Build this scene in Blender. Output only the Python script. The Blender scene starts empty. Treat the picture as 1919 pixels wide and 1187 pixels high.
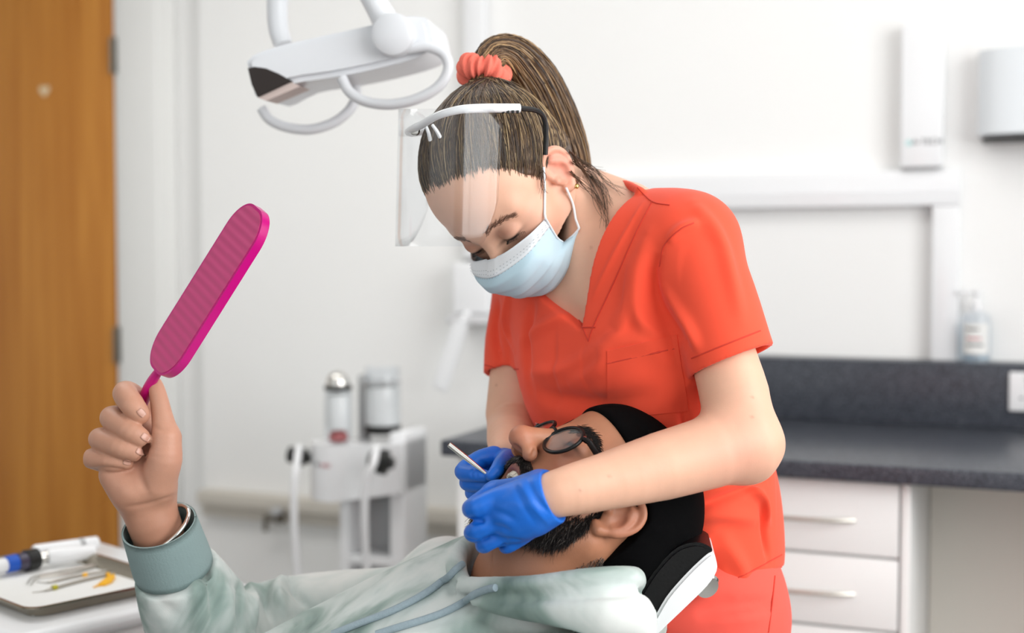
import bpy, bmesh, math, random
import numpy as np
from mathutils import Vector, Matrix
from mathutils.bvhtree import BVHTree

# ------------------------------------------------------------------ scene, camera, light
S = bpy.context.scene
COL = S.collection
random.seed(7); RNG = np.random.default_rng(7)
W_PX, H_PX, F_PX = 1919.0, 1187.0, 2400.0
CAM = np.array([0.0, 0.0, 1.25])
PITCH = math.atan((593.5 - 490.0) / F_PX)
cam_d = bpy.data.cameras.new('camera'); cam_o = bpy.data.objects.new('camera', cam_d); COL.objects.link(cam_o)
cam_o.location = CAM; cam_o.rotation_euler = (math.pi / 2 - PITCH, 0, 0)
cam_d.sensor_fit = 'HORIZONTAL'; cam_d.sensor_width = 36.0; cam_d.lens = 36.0 * F_PX / W_PX
cam_d.clip_start = 0.05
cam_d.dof.use_dof = True; cam_d.dof.focus_distance = 1.40; cam_d.dof.aperture_fstop = 2.6
S.camera = cam_o
S.view_settings.view_transform = 'Standard'; S.view_settings.look = 'None'
S.view_settings.gamma = 1.0; S.view_settings.use_curve_mapping = False
S.view_settings.exposure = 0.0

YAW = math.radians(22.0)
W0 = np.array([1.093, 2.79, 0.0])
RX = np.array([math.cos(YAW), -math.sin(YAW), 0.0]); RY = np.array([math.sin(YAW), math.cos(YAW), 0.0])
def Rm(p):                      # room frame (x along the back wall, y into it, z up) -> world
    p = np.asarray(p, float)
    return W0 + p[..., 0:1] * RX + p[..., 1:2] * RY + p[..., 2:3] * np.array([0, 0, 1.0])

w = bpy.data.worlds.new('world'); S.world = w; w.use_nodes = True
w.node_tree.nodes['Background'].inputs[0].default_value = (0.93, 0.97, 1.0, 1)
w.node_tree.nodes['Background'].inputs[1].default_value = 1.0
def area(name, c, look, sx, sy, power, col=(1, 1, 1)):
    d = bpy.data.lights.new(name, 'AREA'); d.shape = 'RECTANGLE'; d.size = sx; d.size_y = sy; d.energy = power; d.color = col
    o = bpy.data.objects.new(name, d); COL.objects.link(o); o.location = Rm(c)
    v = Vector(Rm(look) - Rm(c)); o.rotation_euler = v.to_track_quat('-Z', 'Y').to_euler(); return o
area('window_daylight', (1.36, -2.1, 1.65), (0.0, -2.1, 1.45), 2.2, 1.5, 55, (1.0, 0.995, 0.985))
area('front_window_daylight', (-0.9, -4.33, 1.7), (-0.9, 0, 1.5), 3.0, 1.4, 8, (1.0, 0.99, 0.975))
area('ceiling_panel_light', (-0.6, -1.0, 2.50), (-0.6, -1.0, 0), 1.1, 0.55, 5, (1.0, 0.98, 0.95))
area('ceiling_panel_light', (-1.9, -1.3, 2.50), (-1.9, -1.3, 0), 1.1, 0.55, 11.5, (1.0, 0.98, 0.95))

# ------------------------------------------------------------------ helpers
def ray(px, py):
    cp, sp = math.cos(PITCH), math.sin(PITCH)
    fw = np.array([0, cp, -sp]); up = np.array([0, sp, cp])
    return np.array([1.0, 0, 0]) * ((px - W_PX / 2) / F_PX) + up * (-(py - H_PX / 2) / F_PX) + fw
def P(px, py, d): return CAM + ray(px, py) * d          # pixel + depth along the lens axis
def on_wall(px, py, y=0.0):                             # pixel -> room (x, y, z) on the plane y = const
    r = ray(px, py); t = ((W0 - CAM) @ RY + y) / (r @ RY); q = CAM + r * t - W0
    return np.array([q @ RX, y, q[2]])
def unit(v): v = np.asarray(v, float); return v / np.linalg.norm(v)

def mat(name, col, rough=0.5, metal=0.0, noise=0.0, scale=20.0, bump=0.0, bscale=200.0, spec=0.5, sss=0.0, coat=0.0, attr=None, sheen=0.0, stretch=None):
    m = bpy.data.materials.new(name); m.use_nodes = True; nt = m.node_tree; N, L = nt.nodes, nt.links
    b = N['Principled BSDF']
    b.inputs['Roughness'].default_value = rough; b.inputs['Metallic'].default_value = metal
    b.inputs['Specular IOR Level'].default_value = spec; b.inputs['Coat Weight'].default_value = coat
    b.inputs['Sheen Weight'].default_value = sheen
    if sss:
        b.inputs['Subsurface Weight'].default_value = sss; b.inputs['Subsurface Radius'].default_value = (1.0, 0.35, 0.2); b.inputs['Subsurface Scale'].default_value = 0.006
    tc = N.new('ShaderNodeTexCoord'); co = tc.outputs['Object']
    if stretch:
        mp = N.new('ShaderNodeMapping'); mp.inputs['Scale'].default_value = stretch; L.new(co, mp.inputs[0]); co = mp.outputs[0]
    src = None
    if attr:
        a = N.new('ShaderNodeAttribute'); a.attribute_name = attr; src = a.outputs['Color']
    else:
        rgb = N.new('ShaderNodeRGB'); rgb.outputs[0].default_value = (*col, 1); src = rgb.outputs[0]
    if noise:
        n = N.new('ShaderNodeTexNoise'); n.inputs['Scale'].default_value = scale; n.inputs['Detail'].default_value = 4; L.new(co, n.inputs['Vector'])
        mr = N.new('ShaderNodeMapRange'); mr.inputs[3].default_value = 1 - noise; mr.inputs[4].default_value = 1 + noise; L.new(n.outputs[0], mr.inputs[0])
        mx = N.new('ShaderNodeMix'); mx.data_type = 'RGBA'; mx.blend_type = 'MULTIPLY'; mx.inputs[0].default_value = 1
        L.new(src, mx.inputs[6]); L.new(mr.outputs[0], mx.inputs[7]); src = mx.outputs[2]
    L.new(src, b.inputs['Base Color'])
    if bump:
        n = N.new('ShaderNodeTexNoise'); n.inputs['Scale'].default_value = bscale; n.inputs['Detail'].default_value = 3; L.new(tc.outputs['Object'], n.inputs['Vector'])
        bp = N.new('ShaderNodeBump'); bp.inputs['Strength'].default_value = bump; bp.inputs['Distance'].default_value = 0.002; L.new(n.outputs[0], bp.inputs['Height']); L.new(bp.outputs[0], b.inputs['Normal'])
    return m

def srgb(r, g, b):
    f = lambda c: (c / 255 / 12.92) if c <= 10 else ((c / 255 + 0.055) / 1.055) ** 2.4
    return (f(r), f(g), f(b))

def obj_np(name, V, Fc, material, parent=None, smooth=True, colors=None, origin=None):
    """V (n,3) world coordinates, Fc a list of faces or an (m,4)/(m,3) array."""
    V = np.asarray(V, np.float32)
    if parent is not None: org = np.array(parent['_o'])
    elif origin is not None: org = np.asarray(origin, float)
    else: org = np.array([(V[:, 0].min() + V[:, 0].max()) / 2, (V[:, 1].min() + V[:, 1].max()) / 2, V[:, 2].min()])
    me = bpy.data.meshes.new(name); U = (V - org).astype(np.float32)
    if isinstance(Fc, np.ndarray):
        n, k = Fc.shape
        me.vertices.add(len(U)); me.vertices.foreach_set('co', U.ravel())
        me.loops.add(n * k); me.loops.foreach_set('vertex_index', Fc.astype(np.int32).ravel())
        me.polygons.add(n); me.polygons.foreach_set('loop_start', np.arange(0, n * k, k, dtype=np.int32))
        me.update(calc_edges=True); me.validate()
    else: me.from_pydata([tuple(map(float, p)) for p in U], [], [tuple(map(int, q)) for q in Fc]); me.update()
    me.polygons.foreach_set('use_smooth', np.full(len(me.polygons), bool(smooth)))
    if colors is not None:
        c4 = np.ones((len(U), 4), np.float32); c4[:, :3] = colors
        ca = me.color_attributes.new('col', 'FLOAT_COLOR', 'POINT'); ca.data.foreach_set('color', c4.ravel())
    me.materials.append(material)
    o = bpy.data.objects.new(name, me); COL.objects.link(o)
    if parent is not None: o.parent = parent; o['_o'] = tuple(org)
    else: o.location = org; o['_o'] = tuple(org)
    return o

def tag(o, label=None, cat=None, group=None, kind=None):
    if label: o['label'] = label
    if cat: o['category'] = cat
    if group: o['group'] = group
    if kind: o['kind'] = kind
    return o
def thing(name, base, label, cat, group=None):
    o = bpy.data.objects.new(name, None); COL.objects.link(o); o.location = base; o['_o'] = tuple(map(float, base)); o.empty_display_size = 0.05
    return tag(o, label, cat, group)

class G:
    """collects shapes into ONE mesh; T maps local arrays to world"""
    def __init__(s, T=None): s.v = []; s.f = []; s.n = 0; s.T = T or (lambda p: np.asarray(p, float))
    def add(s, V, F):
        V = s.T(np.asarray(V, float)); s.v.append(V); s.f += [tuple(i + s.n for i in q) for q in F]; s.n += len(V); return s
    def bm(s, bm):
        bm.verts.index_update(); s.add([v.co[:] for v in bm.verts], [[v.index for v in f.verts] for f in bm.faces]); bm.free(); return s
    def box(s, x0, x1, y0, y1, z0, z1, bev=0.0, seg=2):
        bm = bmesh.new(); bmesh.ops.create_cube(bm, size=1)
        for v in bm.verts: v.co = ((x0 + x1) / 2 + v.co.x * (x1 - x0), (y0 + y1) / 2 + v.co.y * (y1 - y0), (z0 + z1) / 2 + v.co.z * (z1 - z0))
        if bev: bmesh.ops.bevel(bm, geom=bm.edges[:], offset=bev, segments=seg, affect='EDGES', profile=0.5)
        return s.bm(bm)
    def tube(s, pts, r, n=10, caps=True, flat=1.0, upv=None):
        pts = [np.asarray(p, float) for p in pts]; m = len(pts); r = [r] * m if np.isscalar(r) else list(r)
        V = []; F = []; t0 = unit(pts[1] - pts[0]); a = np.array([0, 0, 1.0]) if upv is None else np.asarray(upv, float)
        if abs(t0 @ unit(a)) > 0.95: a = np.array([0.31, 0.95, 0.1])
        u = unit(a - t0 * (a @ t0))
        for i in range(m):
            t = unit(pts[min(i + 1, m - 1)] - pts[max(i - 1, 0)]); u = unit(u - t * (u @ t)); w_ = np.cross(t, u)
            for k in range(n):
                an = 2 * math.pi * k / n; V.append(pts[i] + r[i] * (u * math.cos(an) * flat + w_ * math.sin(an)))
        for i in range(m - 1):
            for k in range(n): F.append((i * n + k, i * n + (k + 1) % n, (i + 1) * n + (k + 1) % n, (i + 1) * n + k))
        if caps: F.append(tuple(range(n))[::-1]); F.append(tuple((m - 1) * n + k for k in range(n)))
        return s.add(V, F)
    def lathe(s, prof, c=(0, 0, 0), axis=(0, 0, 1), n=28):
        c = np.asarray(c, float); ax = unit(axis); a = np.array([1.0, 0, 0]) if abs(ax[0]) < 0.9 else np.array([0, 1.0, 0])
        u = unit(a - ax * (a @ ax)); w_ = np.cross(ax, u); V = []; F = []; m = len(prof)
        for (r, h) in prof:
            for k in range(n):
                an = 2 * math.pi * k / n; V.append(c + ax * h + max(r, 1e-5) * (u * math.cos(an) + w_ * math.sin(an)))
        for i in range(m - 1):
            for k in range(n): F.append((i * n + k, i * n + (k + 1) % n, (i + 1) * n + (k + 1) % n, (i + 1) * n + k))
        F.append(tuple(range(n))[::-1]); F.append(tuple((m - 1) * n + k for k in range(n)))
        return s.add(V, F)
    def prism(s, A, B):         # two matching outlines (lists of 3-D points)
        n = len(A); F = [tuple(range(n))[::-1], tuple(range(n, 2 * n))] + [(k, (k + 1) % n, n + (k + 1) % n, n + k) for k in range(n)]
        return s.add(list(A) + list(B), F)
    def sheet(s, Pg, th=0.0, wrap=False):        # grid of points (n,m,3), optionally given a thickness
        Pg = np.asarray(Pg, float); n, m = Pg.shape[:2]
        quads = [(i * m + j, i * m + (j + 1) % m, (i + 1) * m + (j + 1) % m, (i + 1) * m + j) for i in range(n - 1) for j in range(m if wrap else m - 1)]
        if not th: return s.add(Pg.reshape(-1, 3), quads)
        du = np.gradient(Pg, axis=0); dv = np.gradient(Pg, axis=1); nn = np.cross(du, dv); nn /= np.linalg.norm(nn, axis=2, keepdims=True) + 1e-12
        Q = Pg + nn * th; k = n * m
        F = [q[::-1] for q in quads] + [tuple(i + k for i in q) for q in quads]
        edge = [(i, 0, i + 1, 0) for i in range(n - 1)] + [(i, m - 1, i + 1, m - 1) for i in range(n - 1)] if not wrap else []
        edge += [(0, j, 0, j + 1) for j in range(m - 1)] + [(n - 1, j, n - 1, j + 1) for j in range(m - 1)]
        for a, b, c, d in edge: F.append((a * m + b, c * m + d, c * m + d + k, a * m + b + k))
        return s.add(np.concatenate([Pg.reshape(-1, 3), Q.reshape(-1, 3)]), F)
    def to(s, name, material, parent=None, smooth=True, autosmooth=True, colors=None):
        o = obj_np(name, np.concatenate(s.v), s.f, material, parent, smooth, colors)
        if smooth and autosmooth: sharp(o)
        return o
def sharp(o, ang=38):
    me = o.data; bm = bmesh.new(); bm.from_mesh(me); bmesh.ops.recalc_face_normals(bm, faces=bm.faces[:])
    for e in bm.edges:
        if len(e.link_faces) == 2 and e.calc_face_angle(0) > math.radians(ang): e.smooth = False
    bm.to_mesh(me); bm.free()

def spline(pts, n=8):           # Catmull-Rom through points
    p = [np.asarray(q, float) for q in pts]; p = [2 * p[0] - p[1]] + p + [2 * p[-1] - p[-2]]; out = []
    for i in range(1, len(p) - 2):
        for k in range(n):
            t = k / n; out.append(0.5 * (2 * p[i] + (p[i + 1] - p[i - 1]) * t + (2 * p[i - 1] - 5 * p[i] + 4 * p[i + 1] - p[i + 2]) * t * t + (3 * p[i] - p[i - 1] - 3 * p[i + 1] + p[i + 2]) * t ** 3))
    out.append(p[-2]); return np.array(out)

def text_obj(name, s, size, M3, loc, material, parent):
    cu = bpy.data.curves.new(name, 'FONT'); cu.body = s; cu.size = size; cu.align_x = 'CENTER'; cu.align_y = 'CENTER'; cu.extrude = 0.0004
    t = bpy.data.objects.new(name + '_tmp', cu); COL.objects.link(t); bpy.context.view_layer.update()
    dg = bpy.context.evaluated_depsgraph_get(); me = bpy.data.meshes.new_from_object(t.evaluated_get(dg))
    V = np.array([v.co[:] for v in me.vertices]); F = [tuple(p.vertices) for p in me.polygons]
    bpy.data.objects.remove(t); bpy.data.meshes.remove(me)
    V = V @ np.asarray(M3, float) + loc
    return obj_np(name, V, F, material, parent, smooth=False)

# ------------------------------------------------------------------ materials
M = {}
M['wall'] = mat('wall_paint', srgb(246, 246, 245), 0.75, noise=0.015, scale=3, bump=0.05, bscale=120)
M['ceil'] = mat('ceiling_paint', srgb(238, 238, 236), 0.8, noise=0.01, scale=4)
M['floor'] = mat('vinyl_floor', srgb(150, 150, 148), 0.45, noise=0.06, scale=60)
M['white'] = mat('white_lacquer', srgb(248, 248, 247), 0.35, noise=0.01, scale=8)
M['gloss'] = mat('white_plastic', srgb(240, 241, 243), 0.22, noise=0.008, scale=15)
M['trim'] = mat('white_gloss_paint', srgb(236, 236, 234), 0.4, noise=0.01, scale=6)
M['beige'] = mat('beige_panel', srgb(226, 219, 210), 0.6, noise=0.03, scale=3)
M['metal'] = mat('brushed_steel', srgb(186, 182, 174), 0.28, 1.0, noise=0.06, scale=30)
M['chrome'] = mat('chrome', srgb(222, 220, 216), 0.08, 1.0, noise=0.02, scale=30)
M['hinge'] = mat('aged_steel', srgb(128, 122, 112), 0.4, 1.0, noise=0.1, scale=60)
M['blackp'] = mat('black_plastic', srgb(20, 21, 21), 0.35, noise=0.1, scale=40)
M['grey'] = mat('grey_plastic', srgb(170, 171, 172), 0.45, noise=0.02, scale=20)
M['dark'] = mat('dark_print', srgb(60, 66, 70), 0.6, noise=0.05, scale=30)
M['redprint'] = mat('red_print', srgb(190, 90, 100), 0.6, noise=0.05, scale=30)
M['blue'] = mat('blue_plastic', srgb(10, 84, 190), 0.35, noise=0.05, scale=30)
M['yellow'] = mat('yellow_plastic', srgb(250, 186, 10), 0.4, noise=0.05, scale=40)
M['olive'] = mat('lime_band', srgb(186, 178, 20), 0.4, noise=0.05, scale=40)
M['paper'] = mat('white_paper', srgb(236, 236, 234), 0.8, noise=0.01, scale=30)

def wood():
    m = bpy.data.materials.new('oak_veneer'); m.use_nodes = True; N, L = m.node_tree.nodes, m.node_tree.links; b = N['Principled BSDF']
    tc = N.new('ShaderNodeTexCoord'); mp = N.new('ShaderNodeMapping'); mp.inputs['Scale'].default_value = (14, 14, 0.7); L.new(tc.outputs['Object'], mp.inputs[0])
    n = N.new('ShaderNodeTexNoise'); n.inputs['Scale'].default_value = 1.6; n.inputs['Detail'].default_value = 6; n.inputs['Distortion'].default_value = 0.4; L.new(mp.outputs[0], n.inputs[0])
    cr = N.new('ShaderNodeValToRGB'); cr.color_ramp.elements[0].position = 0.3; cr.color_ramp.elements[1].position = 0.72
    cr.color_ramp.elements[0].color = (*srgb(176, 108, 34), 1); cr.color_ramp.elements[1].color = (*srgb(208, 142, 60), 1); L.new(n.outputs[0], cr.inputs[0])
    L.new(cr.outputs[0], b.inputs['Base Color']); b.inputs['Roughness'].default_value = 0.42
    n2 = N.new('ShaderNodeTexNoise'); n2.inputs['Scale'].default_value = 6; mp2 = N.new('ShaderNodeMapping'); mp2.inputs['Scale'].default_value = (60, 60, 1.5); L.new(tc.outputs['Object'], mp2.inputs[0]); L.new(mp2.outputs[0], n2.inputs[0])
    bp = N.new('ShaderNodeBump'); bp.inputs['Strength'].default_value = 0.08; L.new(n2.outputs[0], bp.inputs['Height']); L.new(bp.outputs[0], b.inputs['Normal'])
    return m
M['wood'] = wood()
def speckle():
    m = bpy.data.materials.new('speckled_laminate'); m.use_nodes = True; N, L = m.node_tree.nodes, m.node_tree.links; b = N['Principled BSDF']
    tc = N.new('ShaderNodeTexCoord'); n = N.new('ShaderNodeTexNoise'); n.inputs['Scale'].default_value = 260; n.inputs['Detail'].default_value = 2; L.new(tc.outputs['Object'], n.inputs[0])
    cr = N.new('ShaderNodeValToRGB'); e = cr.color_ramp.elements; e[0].position = 0.36; e[0].color = (*srgb(44, 47, 55), 1); e[1].position = 0.72; e[1].color = (*srgb(104, 108, 116), 1)
    q = cr.color_ramp.elements.new(0.52); q.color = (*srgb(64, 68, 77), 1); L.new(n.outputs[0], cr.inputs[0]); L.new(cr.outputs[0], b.inputs['Base Color'])
    b.inputs['Roughness'].default_value = 0.33; b.inputs['Specular IOR Level'].default_value = 0.4; return m
M['counter'] = speckle()
def clear(name, tint, refl, rough=0.03, fres=1.0):
    m = bpy.data.materials.new(name); m.use_nodes = True; N, L = m.node_tree.nodes, m.node_tree.links
    for x in list(N): N.remove(x)
    out = N.new('ShaderNodeOutputMaterial'); tr = N.new('ShaderNodeBsdfTransparent'); tr.inputs[0].default_value = (*tint, 1)
    gl = N.new('ShaderNodeBsdfGlossy'); gl.inputs['Roughness'].default_value = rough; gl.inputs[0].default_value = (1, 1, 1, 1); mx = N.new('ShaderNodeMixShader')
    lw = N.new('ShaderNodeLayerWeight'); lw.inputs[0].default_value = 0.5; pw = N.new('ShaderNodeMath'); pw.operation = 'POWER'; pw.inputs[1].default_value = 4.0; L.new(lw.outputs['Facing'], pw.inputs[0])
    ma = N.new('ShaderNodeMath'); ma.operation = 'MULTIPLY_ADD'; ma.inputs[1].default_value = fres; ma.inputs[2].default_value = refl
    L.new(pw.outputs[0], ma.inputs[0]); L.new(ma.outputs[0], mx.inputs[0]); L.new(tr.outputs[0], mx.inputs[1]); L.new(gl.outputs[0], mx.inputs[2]); L.new(mx.outputs[0], out.inputs[0])
    return m
M['clear'] = clear('clear_polycarbonate', (0.975, 0.98, 0.985), 0.022, 0.14, 0.5)
M['lens'] = clear('spectacle_glass', (0.95, 0.95, 0.97), 0.07, 0.03, 0.6)
M['bottle'] = clear('clear_bottle_plastic', (0.93, 0.95, 0.97), 0.03, 0.1)
M['pane'] = clear('window_pane_glass', (0.98, 0.99, 0.99), 0.0)
M['water'] = clear('clear_gel', (0.86, 0.92, 0.96), 0.02, 0.1)

# ------------------------------------------------------------------ the room
def struct(name, g, m, label=None, **k): return tag(g.to(name, m, **k), label, None, None, 'structure')
ZC = 2.55
XL, XR, YF = -4.2, 1.30, -4.30
struct('floor', G(Rm).box(XL - .1, XR + .1, YF - .1, 0.25, -0.05, 0.0), M['floor'], 'grey vinyl surgery floor')
struct('ceiling', G(Rm).box(XL - .1, XR + .1, YF - .1, 0.25, ZC, ZC + .05), M['ceil'], 'white ceiling')
struct('wall_left', G(Rm).box(XL - .1, XL, YF - .1, 0.25, 0, ZC), M['wall'], 'pale wall at the door end')
# back wall in two depths: the main face starts right of the door, the door sits in a shallow recess
xd0 = on_wall(0, 500, 0.0)[0] - 0.42; xd1 = on_wall(217, 500, 0.0)[0]; xa = on_wall(318, 500, 0.0)[0]; xs = on_wall(378, 500, 0)[0]
struct('wall_back', G(Rm).box(xs, XR, 0, 0.25, 0, ZC), M['wall'], 'white painted back wall behind the worktop')
struct('wall_door', G(Rm).box(xd1, xs, 0.05, 0.25, 0, ZC).box(XL, xd0, 0.05, .25, 0, ZC).box(xd0, xd1, .05, .25, 2.06, ZC), M['wall'], 'recessed wall around the wooden door')
# right wall with a window opening, front wall with a window opening
def wall_with_hole(name, axis, pos, a0, a1, h0, h1, z0, z1, label):
    g = G(Rm); bx = (lambda p, q, r, s_: g.box(pos[0], pos[1], p, q, r, s_)) if axis == 'x' else (lambda p, q, r, s_: g.box(p, q, pos[0], pos[1], r, s_))
    bx(a0, h0, 0, ZC); bx(h1, a1, 0, ZC); bx(h0, h1, 0, z0); bx(h0, h1, z1, ZC); return struct(name, g, M['wall'], label)
wall_with_hole('wall_right', 'x', (XR, XR + .1), YF - .1, 0.25, -3.25, -0.95, 0.9, 2.4, 'white side wall with a wide window')
wall_with_hole('wall_front', 'y', (YF - .1, YF), XL, XR, -2.5, 0.7, 1.0, 2.4, 'wall behind the camera with a wide window')
def window(name, axis, pos, a0, a1, z0, z1):
    g = G(Rm); bx = (lambda p, q, r, s_: g.box(pos[0], pos[1], p, q, r, s_, .004)) if axis == 'x' else (lambda p, q, r, s_: g.box(p, q, pos[0], pos[1], r, s_, .004))
    t = .05; bx(a0, a1, z0, z0 + t); bx(a0, a1, z1 - t, z1); n = 3
    for i in range(n + 1):
        c = a0 + t / 2 + (a1 - a0 - t) * i / n; bx(c - t / 2, c + t / 2, z0 + t, z1 - t)
    f = struct(name, g, M['trim'], 'white framed window')
    for i in range(n):
        c0 = a0 + t / 2 + (a1 - a0 - t) * i / n + t / 2; c1 = a0 + t / 2 + (a1 - a0 - t) * (i + 1) / n - t / 2; m_ = (pos[0] + pos[1]) / 2; q = G(Rm)
        (q.box(m_ - .003, m_ + .003, c0, c1, z0 + t, z1 - t) if axis == 'x' else q.box(c0, c1, m_ - .003, m_ + .003, z0 + t, z1 - t)); q.to('pane', M['pane'], f)
window('window_1', 'x', (XR + .07, XR + .1), -3.25, -0.95, 0.9, 2.4)
window('window_2', 'y', (YF - .1, YF - .07), -2.5, 0.7, 1.0, 2.4)

# door with hinges, heart sticker and architrave
dy = 0.0
door = struct('door_1', G(Rm).box(xd0 + .003, xd1 - .004, dy, dy + .045, 0.01, 2.04, .002), M['wood'], 'honey oak veneer door hung on the right')
for (y0, y1) in ((70, 138), (612, 680), (1150, 1218)):
    za, zb = on_wall(212, y1, dy)[2], on_wall(212, y0, dy)[2]
    h = G(Rm).box(xd1 - .004, xd1 + .012, dy - .004, dy + .004, za, zb, .001)
    for k in range(5):
        z0 = za + (zb - za) * k / 5; h.lathe([(.0065, 0), (.0065, (zb - za) / 5 - .002)], (xd1 + .002, dy - .008, z0), n=12)
    h.to('hinge', M['hinge'], door)
hp = on_wall(83, 170, dy - .001); th = np.linspace(0, 2 * math.pi, 41)[:-1]
hx = 16 * np.sin(th) ** 3; hz = 13 * np.cos(th) - 5 * np.cos(2 * th) - 2 * np.cos(3 * th) - np.cos(4 * th)
oa = [(hp[0] + a * .00115, dy - .0012, hp[2] + b * .00115) for a, b in zip(hx, hz)]; ob = [(a, dy, b) for a, _, b in oa]
G(Rm).prism(oa, ob).to('heart_sticker', mat('cream_sticker', srgb(232, 214, 178), .5, noise=.05, scale=50), door, smooth=False)['label'] = 'small cream heart sticker'
g = G(Rm)
xj = xd1 + .014
g.box(xd1 + .002, xj + .012, .002, .10, 0, 2.06, .002)                                # jamb edge
g.box(xj + .006, xa - .035, -.006, .05, 0, 2.14, .004, 3).box(xa - .05, xa - .018, .003, .05, 0, 2.14, .004, 3).box(xa - .03, xa, .015, .05, 0, 2.14, .008, 3)
g.box(xd0 - .1, xa, -.008, .05, 2.06, 2.15, .006).box(xd0 - .1, xd0, -.008, .05, 0, 2.1, .006)
struct('trim_1', g, M['trim'], 'white moulded door architrave')
struct('baseboard_back', G(Rm).box(xs, XR, -.018, 0, 0, .12, .004), M['trim'], 'white skirting along the back wall')
# ------------------------------------------------------------------ fittings on the back wall
def ow(px, py, y): return on_wall(px, py, y)
YB, ZW, YFr, TH = -0.085, 0.893, -0.69, 0.032          # backsplash face, worktop height, worktop front edge, worktop thickness
xe = on_wall(825, 830, -.69)[0]
zb_top = ow(1690, 677, YB)[2]
wt = G(Rm).box(xe, XR - .002, YFr, YB + .005, ZW - TH, ZW, .004, 3).to('worktop', M['counter']); tag(wt, 'long speckled dark grey laminate worktop along the back wall', 'worktop')
bs = G(Rm).box(xe + .02, XR - .002, YB, 0, ZW, zb_top, .003).to('backsplash', M['counter']); tag(bs, 'dark grey speckled upstand behind the worktop', 'backsplash')

# drawer cabinet right of the dentist
def cabinet(name, x0, x1, label, panels, open_right):
    yf = -0.655; base = Rm((np.mean([x0, x1]), yf, 0.0)); c = thing(name, base, label, 'cabinet')
    G(Rm).box(x0, x1, yf + .02, -.12, 0.1, ZW - TH - .001, .001).to('carcass', M['white'], c)
    G(Rm).box(x0 + .02, x1 - .02, yf + .07, -.15, 0.0, 0.1).to('plinth', M['white'], c)
    return c, yf
xr = ow(1684, 1000, -.655)[0]; x_p = ow(1706, 1000, -.655)[0]; xc0 = xr - 0.60
cab, yf = cabinet('drawer_cabinet', xc0, x_p, 'white drawer cabinet with slim handles behind the dentist', 1, True)
G(Rm).box(xr + .004, x_p, yf, yf + .03, 0.1, ZW - TH - .002, .0015).to('side_panel', M['white'], cab)
ztop = ZW - TH - .006; splits = [ztop, ow(1600, 1043, yf)[2], ow(1600, 1180, yf)[2], 0.36, 0.11]
for k in range(4):
    z1, z0 = splits[k] - (.003 if k else 0), splits[k + 1] + .003
    d = G(Rm).box(xc0 + .002, xr, yf, yf + .019, z0, z1, .0015).to('drawer', M['white'], cab)
    xh0, xh1 = ow(1440, 970, yf)[0] - .10, ow(1602, 970, yf)[0]; zh = {0: ow(1600, 976, yf)[2], 1: ow(1600, 1114, yf)[2]}.get(k, (z0 + z1) / 2 + .01)
    h = G(Rm); n = 12
    pts = [(xh0 + (xh1 - xh0) * i / n, yf - .022 * math.sin(math.pi * i / n) ** 0.6 - .001, zh) for i in range(n + 1)]
    h.tube(pts, .0042, 8, flat=1.0); h.to('handle', mat('satin_nickel', srgb(214, 210, 202), .35, 1.0, noise=.03, scale=40), d)
# knee-space back panel and left base cabinet
kp = G(Rm).box(x_p + .002, XR - .002, -.20, -.17, 0.0, ZW - TH - .001).to('knee_space_panel', M['beige']); tag(kp, 'plain beige panel closing the knee space under the worktop', 'panel')
c2, yf = cabinet('base_cabinet', xe + .02, xc0 - .003, 'white base cabinet at the left end of the worktop', 1, False)
xm = (xe + .02 + xc0) / 2
for a, b in ((xe + .022, xc0 - .005),):
    d = G(Rm).box(a, b, yf, yf + .019, .11, ztop, .0015).to('door', M['white'], c2)
    G(Rm).tube([(b - .04, yf - .001, .62), (b - .04, yf - .022, .64), (b - .04, yf - .022, .76), (b - .04, yf - .001, .78)], .0042, 8).to('handle', M['metal'], d)

# cable trunking on the wall
z1, z0 = ow(1500, 326, 0)[2], ow(1500, 390, 0)[2]
xt0, xt1 = ow(1747, 560, 0)[0], ow(1798, 560, 0)[0]
tk = G(Rm).box(-1.12, xt1, -.035, 0, z0, z1, .003).box(-1.12, xt1, -.037, -.03, z0 + .03, z0 + .032).to('cable_trunking', M['gloss']); tag(tk, 'horizontal white cable trunking at the dentist\'s shoulder height', 'trunking')
tk = G(Rm).box(xt0, xt1, -.036, 0, zb_top, z0 - .001, .003).to('cable_trunking', M['gloss']); tag(tk, 'short vertical white trunking dropping to the worktop upstand', 'trunking')
sz1_ = ow(860, 492, -.11)[2]; xa_, xb_ = ow(880, 50, 0)[0], ow(917, 50, 0)[0]
tk = G(Rm).box(xa_, xb_, -.04, 0, sz1_ + .012, ZC - .001, .004).to('cable_trunking', M['gloss']); tag(tk, 'tall vertical white trunking above the ponytail', 'trunking')

# narrow wall unit with lettering, and towel dispenser
x0, x1 = ow(1688, 180, -.05)[0], ow(1768, 180, -.05)[0]; z1, z0 = ow(1730, 44, -.05)[2], ow(1730, 318, -.05)[2]
wu = thing('wall_unit', Rm(((x0 + x1) / 2, 0, z0)), 'tall narrow white wall unit with small dark lettering', 'wall unit')
G(Rm).box(x0, x1, -.05, 0, z0 + .006, z1, .004, 3).to('casing', M['gloss'], wu)
G(Rm).box(x0 + .004, x1 - .012, -.045, 0, z0, z0 + .006, .001).to('base_strip', M['grey'], wu)
tp = ow(1738, 266, -.0505); text_obj('lettering', 'A-TECH', .0185, np.array([RX, [0, 0, 1.0], -RY]), Rm(tp), M['dark'], wu)
lp = ow(1703, 268, -.0508); G(Rm).lathe([(.0075, 0), (.0075, .0008)], (lp[0], -.0500, lp[2]), (0, -1, 0), 20).to('emblem', mat('pale_teal_print', srgb(196, 224, 224), .5, noise=.02, scale=30), wu)
x0 = ow(1830, 180, -.10)[0]; z1, z0 = ow(1860, 86, -.10)[2], ow(1860, 256, -.10)[2]; x1 = x0 + .29
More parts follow.
